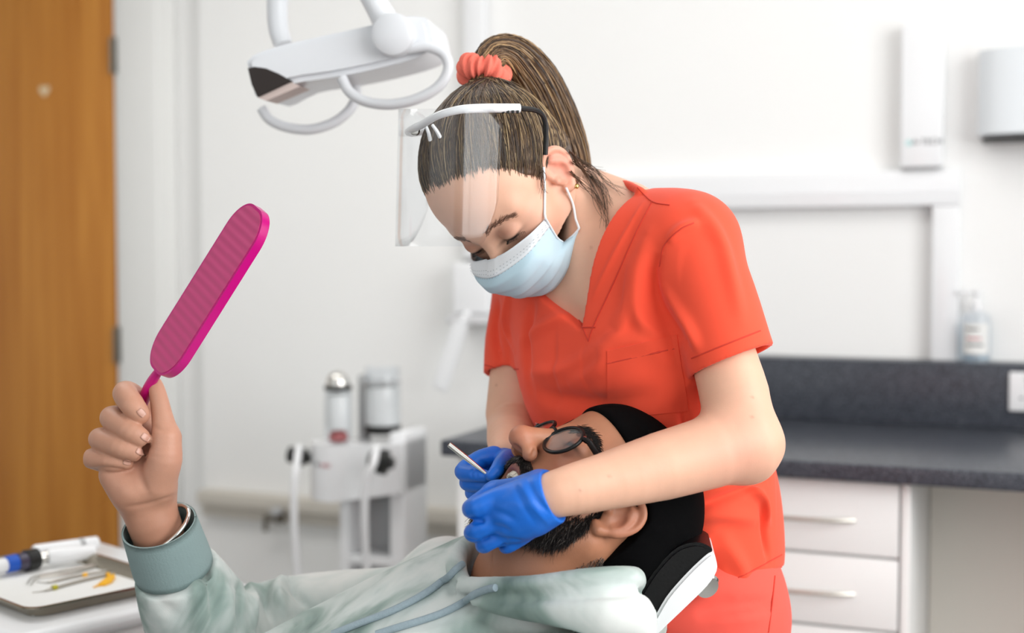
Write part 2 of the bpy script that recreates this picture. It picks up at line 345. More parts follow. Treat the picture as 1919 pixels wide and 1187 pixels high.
td = thing('towel_dispenser', Rm(((x0 + x1) / 2, 0, z0)), 'white paper towel dispenser cut off by the right picture edge', 'dispenser')
G(Rm).box(x0, x1, -.06, 0, z0, z1, .012, 4).to('housing', M['gloss'], td)
n = 14; A = []
for i in range(n + 1):
    t = i / n; A.append([(x0 + .006 + (x1 - x0 - .012) * t, -.062 - .045 * math.sin(math.pi * t) ** .5, z) for z in np.linspace(z0 + .006, z1 - .004, 5)])
G(Rm).sheet(A, .003).to('cover', mat('cool_white_plastic', srgb(232, 237, 241), .25, noise=.01, scale=12), td)
G(Rm).box(x0 + .012, x1 - .012, -.095, -.01, z0 - .008, z0 - .0005, .002).to('slot_rim', M['blackp'], td)

# twin socket on the upstand
x0 = ow(1891, 730, YB)[0]; z1, z0 = ow(1895, 697, YB)[2], ow(1895, 770, YB)[2]
so = thing('wall_socket', Rm((x0 + .073, YB, z0)), 'white twin mains socket on the dark upstand', 'socket')
G(Rm).box(x0, x0 + .146, YB - .009, YB, z0, z1, .003, 3).to('faceplate', M['gloss'], so)
for dx in (.036, .110):
    for (ax, az, w_, h_) in ((0, .017, .0035, .008), (-.011, -.008, .007, .0035), (.011, -.008, .007, .0035)):
        G(Rm).box(x0 + dx + ax - w_ / 2, x0 + dx + ax + w_ / 2, YB - .0096, YB - .0088, z0 + .036 + az - h_ / 2, z0 + .036 + az + h_ / 2).to('pin_slot', M['dark'], so)
    G(Rm).box(x0 + dx - .006 + .0, x0 + dx + .006, YB - .012, YB - .0085, z0 + .066, z0 + .078, .0012).to('rocker_switch', M['gloss'], so)

# gel bottle on the upstand ledge
bx_ = ow(1829, 670, -.045); r = .032
bt = thing('gel_bottle', Rm((bx_[0], -.045, zb_top)), 'clear pump bottle of hand gel on the upstand ledge', 'bottle')
C0 = (bx_[0], -.045, zb_top)
sq = lambda prof: G(Rm).lathe(prof, C0, n=28)
sq([(.028, .0005), (.031, .004), (.031, .094), (.027, .105), (.013, .110), (.012, .116)]).to('bottle_body', M['bottle'], bt)
sq([(.026, .004), (.028, .006), (.028, .085)]).to('gel', M['water'], bt)
V = [[(bx_[0] + .0316 * math.sin(a), -.045 - .0316 * math.cos(a), zb_top + z) for z in (.018, .085)] for a in np.linspace(-.95, .95, 15)]
lb = G(Rm).sheet(V, .0003).to('label_sheet', M['paper'], bt)
for k, (zz, m_) in enumerate(((.07, 'dark'), (.05, 'redprint'), (.036, 'dark'))):
    V = [[(bx_[0] + .0321 * math.sin(a), -.045 - .0321 * math.cos(a), zb_top + zz + d_) for d_ in (0, .004)] for a in np.linspace(-.6, .2 + .15 * k, 9)]
    G(Rm).sheet(V, .0002).to('print_line', M[m_], lb)
g = sq([(.0135, .112), (.0135, .126), (.006, .128), (.005, .146), (.011, .147), (.011, .154), (.004, .155)]); g.box(bx_[0] - .038, bx_[0], -.05, -.04, zb_top + .147, zb_top + .154, .002)
g.to('pump', M['gloss'], bt)

# soap dispenser with lever, left of the dentist
yd = -.11
sx0, sx1 = ow(846, 540, yd)[0], ow(915, 540, yd)[0]; sz1, sz0 = ow(860, 492, yd)[2], ow(860, 588, yd)[2]
sd = thing('soap_dispenser', Rm(((sx0 + sx1) / 2, 0, sz0)), 'white wall soap dispenser with a long elbow lever', 'dispenser')
G(Rm).box(sx0, sx1, yd, -.02, sz0, sz1, .008, 3).to('housing', M['gloss'], sd)
G(Rm).box(sx0 - .008, sx1 + .008, -.02, 0, sz0 - .02, sz1 + .01, .004).to('back_plate', M['grey'], sd)
G(Rm).box(sx0 - .01, sx1 + .02, yd - .01, -.02, sz0 - .026, sz0 - .002, .004).to('drip_tray', mat('pale_grey_plastic', srgb(216, 216, 218), .4, noise=.02, scale=20), sd)
a = ow(862, 606, yd - .02); b = ow(822, 732, yd - .02); dv = unit(b - a); sd_ = np.array([-dv[2], 0, dv[0]]); hw = .021
A = [a + sd_ * hw, b + sd_ * hw, b - sd_ * hw, a - sd_ * hw]; B = [p + np.array([0, .012, 0]) for p in A]
bm = bmesh.new(); vs = [bm.verts.new(p) for p in A + B]
for q in ((0, 1, 2, 3), (7, 6, 5, 4), (0, 4, 5, 1), (1, 5, 6, 2), (2, 6, 7, 3), (3, 7, 4, 0)): bm.faces.new([vs[i] for i in q])
bmesh.ops.bevel(bm, geom=bm.edges[:], offset=.004, segments=2, affect='EDGES')
g = G(Rm).bm(bm); g.tube([a + np.array([0, .006, 0]), a + np.array([.012, .03, .03])], .009, 10); g.to('lever', M['gloss'], sd)

# low pipe boxing with a pipe valve
z1, z0 = ow(600, 936, -.03)[2], ow(600, 962, -.03)[2]
pb = G(Rm).box(xs + .01, xe - .03, -.05, 0, z0, z1, .003).box(xs + .01, xe - .03, -.028, 0, z0 - .035, z0, .002).to('pipe_boxing', mat('cream_boxing', srgb(214, 208, 198), .6, noise=.03, scale=6)); tag(pb, 'low cream pipe boxing running behind the suction cart', 'pipe boxing')
v = ow(518, 972, -.06); va = thing('pipe_valve', Rm((v[0], -.05, v[2] - .02)), 'small brass-grey pipe valve below the boxing', 'valve')
G(Rm).lathe([(.008, -.03), (.008, .0), (.014, .002), (.014, .018), (.008, .02)], (v[0], -.06, v[2]), (1, 0, 0), 14).to('valve_body', M['hinge'], va)
G(Rm).lathe([(.006, 0), (.006, .02), (.017, .021), (.017, .03)], (v[0] + .008, -.06, v[2]), (0, -.5, .87), 14).to('valve_knob', M['grey'], va)
G(Rm).tube([(v[0] - .025, -.06, v[2]), (v[0] - .04, -.05, v[2]), (v[0] - .045, -.045, v[2] - .04)], .007, 8).to('pipe', M['hinge'], va)

# suction and water cart
yc = -.42
def cw(px, py, dy_=0.0): return ow(px, py, yc + dy_)
u0 = cw(766, 900)[0]; u1 = cw(736, 900)[0]; zt = cw(750, 812)[2]; xl = cw(582, 870)[0]; xm = cw(650, 870)[0]
sc_ = thing('suction_cart', Rm(((xl + u0) / 2, yc, 0)), 'white suction cart with two clear bottles and hoses', 'suction cart')
zb = cw(640, 934)[2]; zd = cw(640, 830)[2]
R_ = (cw(708, 870)[0] - xl) / 2; cx = xl + R_
out = [(cx + R_ * math.cos(t), yc + R_ * math.sin(t)) for t in np.linspace(math.pi * .5, math.pi * 1.5, 20)] 
out = [(cx, yc + .09 )] + [(cx - R_ * math.sin(t), yc - R_ * .9 * math.cos(t) + .02) for t in np.linspace(math.pi * .62, 0, 16)] + [(u1 + .01, yc - R_ * .55), (u0, yc - R_ * .5), (u0, yc + .09)]
A = [(p[0], p[1], zb + .03 * max(0, (p[0] - cx)) / (u0 - cx)) for p in out]; B = [(p[0], p[1], zd + .012 * max(0, (p[0] - cx)) / (u0 - cx)) for p in out]
G(Rm).prism(A, B).to('body', M['gloss'], sc_)
G(Rm).box(u1, u0, yc - .02, yc + .10, 0.06, zt + .004, .008, 3).to('upright', M['gloss'], sc_)
xq0, xq1 = cw(644, 1000)[0], cw(662, 1000)[0]
G(Rm).box(xq0, xq1, yc - .02, yc + .1, .06, zb + .01, .004).to('upright', M['gloss'], sc_)
G(Rm).box(xq1, u1, yc + .06, yc + .08, .06, zb + .02, .001).to('rear_panel', M['grey'], sc_)
G(Rm).box(xq1 - .005, u1 + .005, yc - .02, yc + .06, cw(690, 1040)[2] - .02, cw(690, 1040)[2], .002).to('shelf', M['gloss'], sc_)
g = G(Rm).box(xq0 - .05, u0 + .05, yc - .12, yc + .12, 0.03, .06, .008)
for dx in (xq0 - .03, u0 + .03):
    for dyy in (-.1, .1): g.lathe([(.028, -.012), (.03, -.008), (.03, .008), (.028, .012)], (dx, yc + dyy, .03), (1, 0, 0), 16)
g.to('base', M['grey'], sc_)
# suction bottle with black collar and chrome dome
bx0 = cw(642, 760); r1 = (cw(665, 760)[0] - cw(619, 760)[0]) / 2; zB = zd; c0 = (bx0[0], yc - .02, zB); hb = cw(642, 730)[2] - zB
bo = G(Rm).lathe([(r1 * .8, .004), (r1, .012), (r1, hb - .006), (r1 * .95, hb)], c0, n=24).to('suction_bottle', M['bottle'], sc_)
G(Rm).lathe([(r1 * .78, .035), (r1 * .86, .05), (r1 * .86, hb - .012), (r1 * .6, hb - .008)], c0, n=20).to('filter_sleeve', M['paper'], bo)
G(Rm).lathe([(r1 * .5, .006), (r1 * .72, .01), (r1 * .62, .026), (r1 * .3, .034)], c0, n=18).to('sediment', mat('pink_residue', srgb(170, 92, 92), .6, noise=.1, scale=60), bo)
G(Rm).lathe([(r1 * .96, hb), (r1 * 1.0, hb + .002), (r1 * 1.0, hb + .01), (r1 * .9, hb + .012)], c0, n=24).to('collar', M['blackp'], bo)
G(Rm).lathe([(r1 * .9, hb + .012)] + [(r1 * .82 * math.cos(t), hb + .014 + r1 * .95 * math.sin(t)) for t in np.linspace(0, 1.45, 8)], c0, n=24).to('dome_cap', M['chrome'], bo)
# wide water bottle with black band
bx1 = cw(705, 760); r2 = (cw(736, 760)[0] - cw(675, 760)[0]) / 2; zk = cw(705, 815)[2]; ht = cw(705, 692)[2] - zk; c1 = (bx1[0], yc + .03, zk)
wb = G(Rm).lathe([(r2 * .95, .016), (r2, .02), (r2, ht * .78), (r2 * .97, ht * .8), (r2 * .97, ht), (r2 * .9, ht + .004)], c1, n=28).to('water_bottle', M['bottle'], sc_)
G(Rm).lathe([(r2 * .92, .018), (r2 * .92, ht * .72)], c1, n=24).to('water', mat('cloudy_water', srgb(226, 226, 224), .3, noise=.01, scale=20), wb)
G(Rm).lathe([(r2 * .96, 0), (r2 * 1.01, .001), (r2 * 1.01, .019), (r2 * .96, .02)], c1, n=28).to('black_band', M['blackp'], wb)
G(Rm).lathe([(r2 * .98, ht * .77), (r2 * 1.03, ht * .775), (r2 * 1.03, ht * .79), (r2 * .98, ht * .795)], c1, n=28).to('rim', M['grey'], wb)
G(Rm).box(cw(662, 760)[0], cw(676, 760)[0], yc + .02, yc + .05, zd, cw(668, 705)[2], .004).to('spine', M['grey'], sc_)
# hose holders and hoses
for (px, py, w_) in ((560, 858, 1.0), (712, 868, 1.35)):
    q = cw(px, py, -.10 if px > 600 else -.03); yy = q[1]; x_, z_ = q[0], q[2]
    h = G(Rm).lathe([(.010 * w_, -.018), (.020 * w_, -.014), (.021 * w_, .004), (.014, .008), (.012, .02)], (x_ + .012, yy + .0, z_ + .002), (1, .15, -.1), 18)
    h.lathe([(.010, -.012), (.019, -.008), (.019, .0), (.010, .004)], (x_ - .014, yy - .004, z_ + .006), (1, .15, -.1), 18)
    h.to('hose_holder', M['blackp'], sc_)
for pts in (((560, 838, -.05), (556, 870, -.08), (551, 910, -.09), (552, 1000, -.08), (560, 1110, -.06), (575, 1250, -.03)), ((706, 838, -.11), (700, 868, -.14), (686, 905, -.14), (683, 980, -.12), (687, 1060, -.09), (700, 1200, -.06))):
    G(Rm).tube(spline([cw(*p) for p in pts], 8), .009, 10).to('hose', M['gloss'], sc_)
tp = cw(600, 872, -R_ * .93 + .02)
for k, (ch, m_) in enumerate((('di', 'dark'), ('rect', 'redprint'))):
    t_ = .46 - .30 * k; p_ = np.array([cx - R_ * 1.01 * math.sin(t_), yc - R_ * .915 * math.cos(t_) + .02, tp[2]])
    tx = unit(RX * math.cos(t_) + -RY * math.sin(t_)); text_obj('lettering', ch, .016, np.array([tx, [0, 0, 1.0], -unit(RY * math.cos(t_) + RX * math.sin(t_))]), Rm(p_), M[m_], sc_)

# ceiling panel fittings
for i, (x, y) in enumerate(((-0.6, -1.0), (-1.9, -1.3))):
    cl = thing('ceiling_light', Rm((x, y, ZC - .03)), ('square-edged ceiling light panel nearer the window', 'square-edged ceiling light panel nearer the door')[i], 'ceiling light', 'ceiling light panels')
    g = G(Rm)
    for a in ((x - .6, x + .6, y - .32, y - .29), (x - .6, x + .6, y + .29, y + .32), (x - .6, x - .57, y - .29, y + .29), (x + .57, x + .6, y - .29, y + .29)): g.box(*a, ZC - .03, ZC, .002)
    g.to('frame', M['trim'], cl); G(Rm).box(x - .57, x + .57, y - .29, y + .29, ZC - .012, ZC - .001).to('diffuser', M['white'], cl)
# ------------------------------------------------------------------ sculpting with distance fields
MARG = 0.034
class Field:
    def __init__(s, lo, hi, h):
        s.h = h; s.lo = np.asarray(lo, float); n = np.ceil((np.asarray(hi, float) - s.lo) / h).astype(int) + 1
        s.ax = [(s.lo[i] + h * np.arange(n[i])).astype(np.float32) for i in range(3)]; s.D = np.full(n, 1.0, np.float32)
    def _win(s, lo, hi, m=MARG):
        sl = []
        for i in range(3):
            a = int(np.searchsorted(s.ax[i], lo[i] - m)); b = int(np.searchsorted(s.ax[i], hi[i] + m))
            if b <= a: return None, None
            sl.append(slice(a, b))
        X = np.stack(np.meshgrid(*[s.ax[i][sl[i]] for i in range(3)], indexing='ij'), -1)
        return tuple(sl), X
    def add(s, prim, k=0.0):
        if isinstance(prim, list):
            for p in prim: s.add(p, k)
            return s
        fn, lo, hi = prim; sl, X = s._win(lo, hi)
        if sl is None: return s
        d = fn(X).astype(np.float32); D = s.D[sl]
        if k: q = np.maximum(k - np.abs(D - d), 0) / k; D[...] = np.minimum(D, d) - q * q * k * 0.25
        else: np.minimum(D, d, out=D)
        return s
    def sub(s, prim, k=0.0):
        fn, lo, hi = prim; sl, X = s._win(lo, hi)
        if sl is None: return s
        d = -fn(X).astype(np.float32); D = s.D[sl]
        if k: q = np.maximum(k - np.abs(D - d), 0) / k; D[...] = np.maximum(D, d) + q * q * k * 0.25
        else: np.maximum(D, d, out=D)
        return s
    def keep(s, fn, lo=None, hi=None, k=0.0):       # intersect with fn(X) <= 0
        sl, X = s._win(s.lo if lo is None else lo, [a[-1] for a in s.ax] if hi is None else hi, 0.0)
        d = fn(X).astype(np.float32); D = s.D[sl]
        if k: q = np.maximum(k - np.abs(D - d), 0) / k; D[...] = np.maximum(D, d) + q * q * k * 0.25
        else: np.maximum(D, d, out=D)
        return s
    def mesh(s, smooth=1):
        D = s.D.copy(); D[0] = D[-1] = 1; D[:, 0] = D[:, -1] = 1; D[:, :, 0] = D[:, :, -1] = 1
        ins = D < 0; c = np.zeros(tuple(n - 1 for n in D.shape), np.uint8)
        offs = [(i, j, k) for i in (0, 1) for j in (0, 1) for k in (0, 1)]
        sh = c.shape
        for i, j, k in offs: c += ins[i:i + sh[0], j:j + sh[1], k:k + sh[2]]
        ci, cj, ck = np.nonzero((c > 0) & (c < 8)); n = len(ci)
        val = {o: D[ci + o[0], cj + o[1], ck + o[2]] for o in offs}
        acc = np.zeros((n, 3)); cnt = np.zeros(n)
        for a in offs:
            for ax in range(3):
                if a[ax] == 0:
                    b = list(a); b[ax] = 1; b = tuple(b); va, vb = val[a], val[b]; m = (va < 0) != (vb < 0)
                    t = np.where(m, va / np.where(m, va - vb, 1), 0); p = np.tile(np.array(a, float), (n, 1)); p[:, ax] += t
                    acc[m] += p[m]; cnt[m] += 1
        V = s.lo + s.h * (np.stack([ci, cj, ck], 1) + acc / cnt[:, None])
        idx = np.full(sh, -1, np.int32); idx[ci, cj, ck] = np.arange(n)
        Q = []
        for ax in range(3):
            u, v = (ax + 1) % 3, (ax + 2) % 3
            a = [slice(1, -1)] * 3; a[ax] = slice(0, -1); b = list(a); b[ax] = slice(1, None)
            A, B = ins[tuple(a)], ins[tuple(b)]; e = np.nonzero(A != B); pos = [e[0] + 1, e[1] + 1, e[2] + 1]; pos[ax] = e[ax]
            flip = A[e]
            def at(du, dv):
                q = [pos[0].copy(), pos[1].copy(), pos[2].copy()]; q[u] = q[u] - du; q[v] = q[v] - dv; return idx[tuple(q)]
            f = np.stack([at(1, 1), at(0, 1), at(0, 0), at(1, 0)], 1); f[~flip] = f[~flip][:, ::-1]; Q.append(f)
        F = np.concatenate(Q); F = F[(F >= 0).all(1)]
        for _ in range(smooth): V = lap(V, F, 0.5)
        return V, F
def lap(V, F, a):
    S_ = np.zeros_like(V); C = np.zeros(len(V))
    for i in range(4):
        p, q = F[:, i], F[:, (i + 1) % 4]
        for k in range(3): S_[:, k] += np.bincount(p, V[q, k], len(V)) + np.bincount(q, V[p, k], len(V))
        C += np.bincount(p, minlength=len(V)) + np.bincount(q, minlength=len(V))
    return V * (1 - a) + a * S_ / np.maximum(C, 1)[:, None]
def normals(V, F):
    n = np.cross(V[F[:, 2]] - V[F[:, 0]], V[F[:, 3]] - V[F[:, 1]]); N_ = np.zeros_like(V)
    for i in range(4):
        for k in range(3): N_[:, k] += np.bincount(F[:, i], n[:, k], len(V))
    return N_ / (np.linalg.norm(N_, axis=1, keepdims=True) + 1e-12)

def rc(a, b, ra, rb):
    a = np.asarray(a, float); b = np.asarray(b, float); ab = b - a; L2 = max(float(ab @ ab), 1e-9); a32, ab32 = a.astype(np.float32), ab.astype(np.float32)
    def fn(X):
        q = X - a32; t = np.clip((q @ ab32) / L2, 0, 1); return np.linalg.norm(q - t[..., None] * ab32, axis=-1) - (ra + t * (rb - ra))
    r = max(ra, rb); return (fn, np.minimum(a, b) - r, np.maximum(a, b) + r)
def sph(c, r): return rc(c, np.asarray(c, float) + 1e-5, r, r)
def ell(c, A, rad):
    c = np.asarray(c, float); A = np.asarray(A, float); rad = np.asarray(rad, float); c32 = c.astype(np.float32); At = A.T.astype(np.float32); r32 = rad.astype(np.float32)
    def fn(X):
        q = (X - c32) @ At; k0 = np.linalg.norm(q / r32, axis=-1); k1 = np.linalg.norm(q / (r32 * r32), axis=-1); return np.where(k1 > 1e-6, k0 * (k0 - 1) / np.maximum(k1, 1e-6), -rad.min())
    e = np.sqrt(((A * rad[:, None]) ** 2).sum(0)); return (fn, c - e, c + e)
def chain(pts, rads, n=0):
    pts = [np.asarray(p, float) for p in pts]; rads = list(rads)
    if n: T_ = np.linspace(0, len(rads) - 1, (len(rads) - 1) * n + 1); rr = np.interp(T_, range(len(rads)), rads); pts = list(spline(pts, n)); rads = list(rr)
    seg = [rc(pts[i], pts[i + 1], rads[i], rads[i + 1]) for i in range(len(pts) - 1)]
    def fn(X):
        d = seg[0][0](X)
        for q in seg[1:]: np.minimum(d, q[0](X), out=d)
        return d
    return (fn, np.min([q[1] for q in seg], 0), np.max([q[2] for q in seg], 0))
def clip(prim, *planes):        # planes: (point, outward normal)
    fn, lo, hi = prim; pl = [(np.asarray(p, np.float32), unit(n).astype(np.float32)) for p, n in planes]
    def f2(X):
        d = fn(X)
        for p, n in pl: d = np.maximum(d, (X - p) @ n)
        return d
    return (f2, lo, hi)
def pr(d): return d / F_PX                     # metres per photo pixel at depth d
def PC(pts): return [P(p[0], p[1], p[2]) for p in pts]
def pchain(pts, n=0): return chain([P(p[0], p[1], p[2]) for p in pts], [p[3] * pr(p[2]) for p in pts], n)   # (px, py, depth, radius in px)

class Surf:                    # a finished sculpt as arrays, with ray tests from the camera
    def __init__(s, V, F): s.V, s.F = V, F; s._b = None
    def bvh(s):
        if s._b is None: s._b = BVHTree.FromPolygons([tuple(v) for v in s.V.tolist()], s.F.tolist())
        return s._b
    def hit(s, px, py, lift=0.0, fallback=None):
        o, n, i, d = s.bvh().ray_cast(Vector(CAM), Vector(ray(px, py)).normalized())
        if o is None:
            o, n, i, d = s.bvh().find_nearest(Vector(P(px, py, fallback or 1.45)))
        return np.array(o) + np.array(n) * lift
    def path(s, pix, n=6, lift=0.0): return np.array([s.hit(x, y, lift) for x, y in spline([np.array(p, float) for p in pix], n)])
    def fold(s, pix, width, amp, taper=True):
        """raise (amp > 0) or press in (amp < 0) a soft ridge along a line drawn on the surface"""
        path = s.path(pix, 5); m = len(path); N_ = normals(s.V, s.F); lo, hi = path.min(0) - 3 * width, path.max(0) + 3 * width
        I = np.nonzero(((s.V > lo) & (s.V < hi)).all(1))[0]; best = np.full(len(I), 9.0); tt = np.zeros(len(I)); X = s.V[I]
        for i in range(m - 1):
            a, ab = path[i], path[i + 1] - path[i]; t = np.clip(((X - a) @ ab) / max(ab @ ab, 1e-10), 0, 1); d = np.linalg.norm(X - a - t[:, None] * ab, axis=1)
            u = d < best; best[u] = d[u]; tt[u] = (i + t[u]) / (m - 1)
        wgt = np.exp(-(best / width) ** 2) * ((np.sin(np.pi * np.clip(tt, 0.02, 0.98)) ** 0.6) if taper else 1.0)
        s.V[I] += N_[I] * (amp * wgt)[:, None]; return s
    def smooth(s, n=1, a=0.5):
        for _ in range(n): s.V = lap(s.V, s.F, a)
        return s
def join(*VF):
    V = []; F = []; n = 0
    for v, f in VF: V.append(v); F.append(f + n); n += len(v)
    return np.concatenate(V), np.concatenate(F)

def vnoise(X, scale, seed=0, oct=3):
    """cheap smooth noise in about [-1, 1] from sums of rotated sines"""
    r = np.random.default_rng(seed); o = np.zeros(len(X)); a = 1.0
    for k in range(oct):
        for _ in range(4):
            d = unit(r.normal(size=3)) * scale * (1.9 ** k); o += a * np.sin(X @ d + r.uniform(0, 6.28) + 1.3 * np.sin(X @ (np.roll(d, 1) * .7))) / 4
        a *= .55
    return o

def strands(paths, r, cols, sides=3):
    """paths (N,m,3); r (m,) or (N,m); returns V,F(quads),C for thin tapered tubes"""
    paths = np.asarray(paths, float); N_, m = paths.shape[:2]; r = np.broadcast_to(np.asarray(r, float), (N_, m))
    t = np.gradient(paths, axis=1); t /= np.linalg.norm(t, axis=2, keepdims=True) + 1e-12
    ref = np.array([0.21, 0.33, 0.92]); u = np.cross(t, ref); u /= np.linalg.norm(u, axis=2, keepdims=True) + 1e-9; w_ = np.cross(t, u)
    ring = np.stack([paths + r[..., None] * (u * math.cos(a) + w_ * math.sin(a)) for a in 2 * np.pi * np.arange(sides) / sides], 2)   # N,m,s,3
    V = ring.reshape(-1, 3); base = (np.arange(N_) * m * sides)[:, None, None]; i = np.arange(m - 1)[None, :, None] * sides; k = np.arange(sides)[None, None, :]; k2 = (k + 1) % sides
    F = np.stack([base + i + k, base + i + k2, base + i + sides + k2, base + i + sides + k], -1).reshape(-1, 4)
    C = np.repeat(np.asarray(cols, float), m * sides, 0); return V, F, C

# ------------------------------------------------------------------ a head, in its own frame (x to its left, y forward, z up, origin between the ears)
class Head:
    def __init__(s, eye_px, d, L, F, scale=1.0):
        F = unit(F); L = np.asarray(L, float); L = unit(L - F * (L @ F)); U = np.cross(F, L); s.A = np.array([L, F, U]); s.k = scale
        s.O = P(*eye_px, d) - (F * .080 + U * .010) * scale
    def __call__(s, x, y, z): return s.O + (s.A[0] * x + s.A[1] * y + s.A[2] * z) * s.k
    def loc(s, X): return ((X - s.O) @ s.A.T) / s.k
    def R(s, c, rad): return ell(s(*c), s.A, np.asarray(rad) * s.k)
    def B(s, c, r): return sph(s(*c), r * s.k)
    def C(s, a, b, ra, rb): return rc(s(*a), s(*b), ra * s.k, rb * s.k)
    def Ch(s, pts, rads, n=0): return chain([s(*p) for p in pts], [r * s.k for r in rads], n)
def sculpt_head(f, H, male=False, ears=(1, -1)):
    f.add(H.R((0, -.012, .048), (.073, .092, .078)))
    f.add(H.R((0, .030, .046), (.061, .056, .060)), .03)
    f.add(H.R((0, .028, -.018), (.057, .056, .074)), .03)
    w_ = .054 if male else .050
    for s in (1, -1):
        f.add(H.C((s * w_, -.004, -.036), (s * .020, .062 if not male else .050, -.090 if not male else -.094), .017, .016), .025)
        f.add(H.B((s * .044, .050, -.014), .021), .02)
        f.add(H.C((s * .046, .060, .026), (s * .010, .078, .022), .011, .011), .014)
    f.add(H.B((0, .070 if not male else .056, -.094 if not male else -.102), .018), .02)
    f.add(H.R((0, .074 if not male else .068, -.060), (.027, .020, .024)), .014)
    for s in (1, -1): f.sub(H.B((s * .032, .104, .006), .020), .014)
    ln = .006 if male else 0
    f.add(H.C((0, .078 + ln * 1.2, .012), (0, .106 + ln, -.028), .0090 if male else .0075, .0122 if male else .0105), .016 if male else .012)
    f.add(H.B((0, .1065 + ln, -.0300), .0114 if male else .011), .008)
    for s in (1, -1):
        f.add(H.B((s * .0130, .0945 + ln * .5, -.0335), .0088 if male else .0085), .010 if male else .006)
        f.sub(H.C((s * .0070, .103 + ln, -.0440), (s * .0095, .092, -.0345), .0052, .0042), .002)
        f.add(H.B((s * .031, .0735, .008), .0148), .004)
    for s in ears:
        # flat back plate, helix, antihelix, lobe, tragus
        pl = unit(H.A[0] * s * .92 + H.A[1] * .34)
        ax = np.array([pl, unit(np.cross(H.A[2], pl)), H.A[2]]); ax[2] = np.cross(ax[0], ax[1])
        es, ey = (.88, .009) if male else (.88, -.002)
        E = lambda x, y, z: (s * (.068 + (x - .068) * es), y * es + ey, z * es)
        f.add(ell(H(*E(.074, -.008, .002)), ax, np.array([.0058, .0195, .0285]) * es * H.k), .006)
        hx_ = [(.008, .000, .070), (.011, .014, .071), (.006, .027, .075), (-.007, .032, .081), (-.020, .024, .086), (-.025, .008, .087), (-.021, -.009, .083), (-.011, -.021, .077), (-.003, -.029, .073), (.004, -.027, .070)]
        f.add(H.Ch([E(x, y, z) for y, z, x in hx_], [q * es for q in (.0036, .004, .0042, .0045, .0045, .0042, .0042, .005, .0075, .005)], 3), .003)
        f.add(H.Ch([E(x, y, z) for y, z, x in ((-.004, .019, .0785), (-.013, .010, .082), (-.015, -.002, .0815), (-.010, -.014, .0775))], [.003, .0036, .0036, .003], 3), .003)
        f.add(H.R(E(.0805, -.0165, .006), np.array([.0048, .0115, .0235]) * es), .005)
        f.sub(H.R(E(.0835, -.003, -.003), np.array([.0080, .009, .0115]) * es), .003)
        f.add(H.B(E(.073, .009, -.006), .0044), .003)
def blob(X, c, r): return np.exp(-(((X - np.asarray(c)) / np.asarray(r)) ** 2).sum(1))
def mixc(C, col, wgt): return C * (1 - wgt[:, None]) + np.asarray(col) * wgt[:, None]
# ------------------------------------------------------------------ the dentist
M['skin_w'] = mat('fair_skin', (1, 1, 1), 0.48, attr='col', noise=0.04, scale=90, bump=0.06, bscale=900, spec=0.35, sss=0.12)
M['scrub'] = mat('coral_scrub_cotton', srgb(243, 84, 58), 0.8, noise=0.03, scale=30, bump=0.08, bscale=1400, spec=0.2, sheen=0.12)
M['scrub2'] = mat('coral_trouser_cotton', srgb(236, 90, 76), 0.8, noise=0.03, scale=30, bump=0.08, bscale=1400, spec=0.2, sheen=0.12)
M['stitch'] = mat('coral_thread', srgb(206, 58, 40), 0.8, noise=0.05, scale=80)
M['glove'] = mat('blue_nitrile', srgb(18, 104, 206), 0.42, noise=0.05, scale=25, bump=0.10, bscale=500, spec=0.4)
M['hair_w'] = mat('brown_highlighted_hair', (1, 1, 1), 0.42, attr='col', spec=0.5, noise=.08, scale=40)
M['scrunchie'] = mat('coral_crepe', srgb(244, 122, 104), 0.8, noise=0.06, scale=60, bump=0.3, bscale=700, spec=0.2)

HW = Head((917, 446), 1.46, (.67, -.70, .25), (-.29, -.56, -.775), 0.96)
dentist = thing('person', P(1290, 1180, 1.56) * np.array([1, 1, 0]), 'dentist in coral scrubs, face mask and blue gloves bending over the patient', 'person')

SL, SR = P(1300, 462, 1.42), P(985, 560, 1.66)         # shoulder joints
tL = unit(SL - SR); tU = unit(P(1140, 470, 1.53) - P(1262, 1080, 1.58)); tU = unit(tU - tL * (tU @ tL)); tF = np.cross(tL, tU); TA = np.array([tL, tF, tU])
NB = P(1150, 425, 1.525)                               # base of the neck
def torso(f, o):                                       # o: cloth clearance
    f.add(ell(P(1138, 560, 1.545), TA, (.150 + o, .085 + o, .115 + o)))
    f.add(rc(P(1268, 455, 1.45), P(1020, 520, 1.63), .044 + o, .044 + o), .06)
    f.add(ell(P(1195, 760, 1.565), TA, (.135 + o, .090 + o, .15 + o)), .05)
    f.add(ell(P(1213, 690, 1.475), TA, (.066 + o, .062 + o, .066 + o)), .05)
    f.add(ell(P(1092, 700, 1.555), TA, (.066 + o, .062 + o, .066 + o)), .05)
    f.add(ell(P(1245, 900, 1.575), TA, (.128 + o, .096 + o, .14 + o)), .06)
    f.add(ell(P(1238, 1060, 1.585), TA, (.143 + o, .115 + o, .13 + o)), .06)
# --- body: head, neck and chest (fine), arms
f = Field(HW.O - np.array([.15, .17, .17]), HW.O + np.array([.16, .16, .16]), .0016)
fh = f
sculpt_head(f, HW, ears=(1,))
neck = chain([HW(0, -.030, -.030), HW(0, -.052, -.085), NB + tF * -.004], [.050, .049, .056])
f.add(neck, .025)
Vh, Fh = f.mesh(1)
f2 = Field(NB - np.array([.26, .24, .30]), NB + np.array([.26, .22, .16]), .003)
torso(f2, -.004); f2.add(neck, .035)
# collar bones and the neck muscle running down to the breastbone
f2.add(rc(P(1128, 560, 1.462), P(1225, 470, 1.43), .008, .008), .02)
f2.add(rc(HW(.055, -.03, -.03), P(1108, 560, 1.47), .014, .009), .022)
f2.keep(rc(NB, NB + tU * .02, .215, .215)[0])
Vc, Fc = f2.mesh(2)
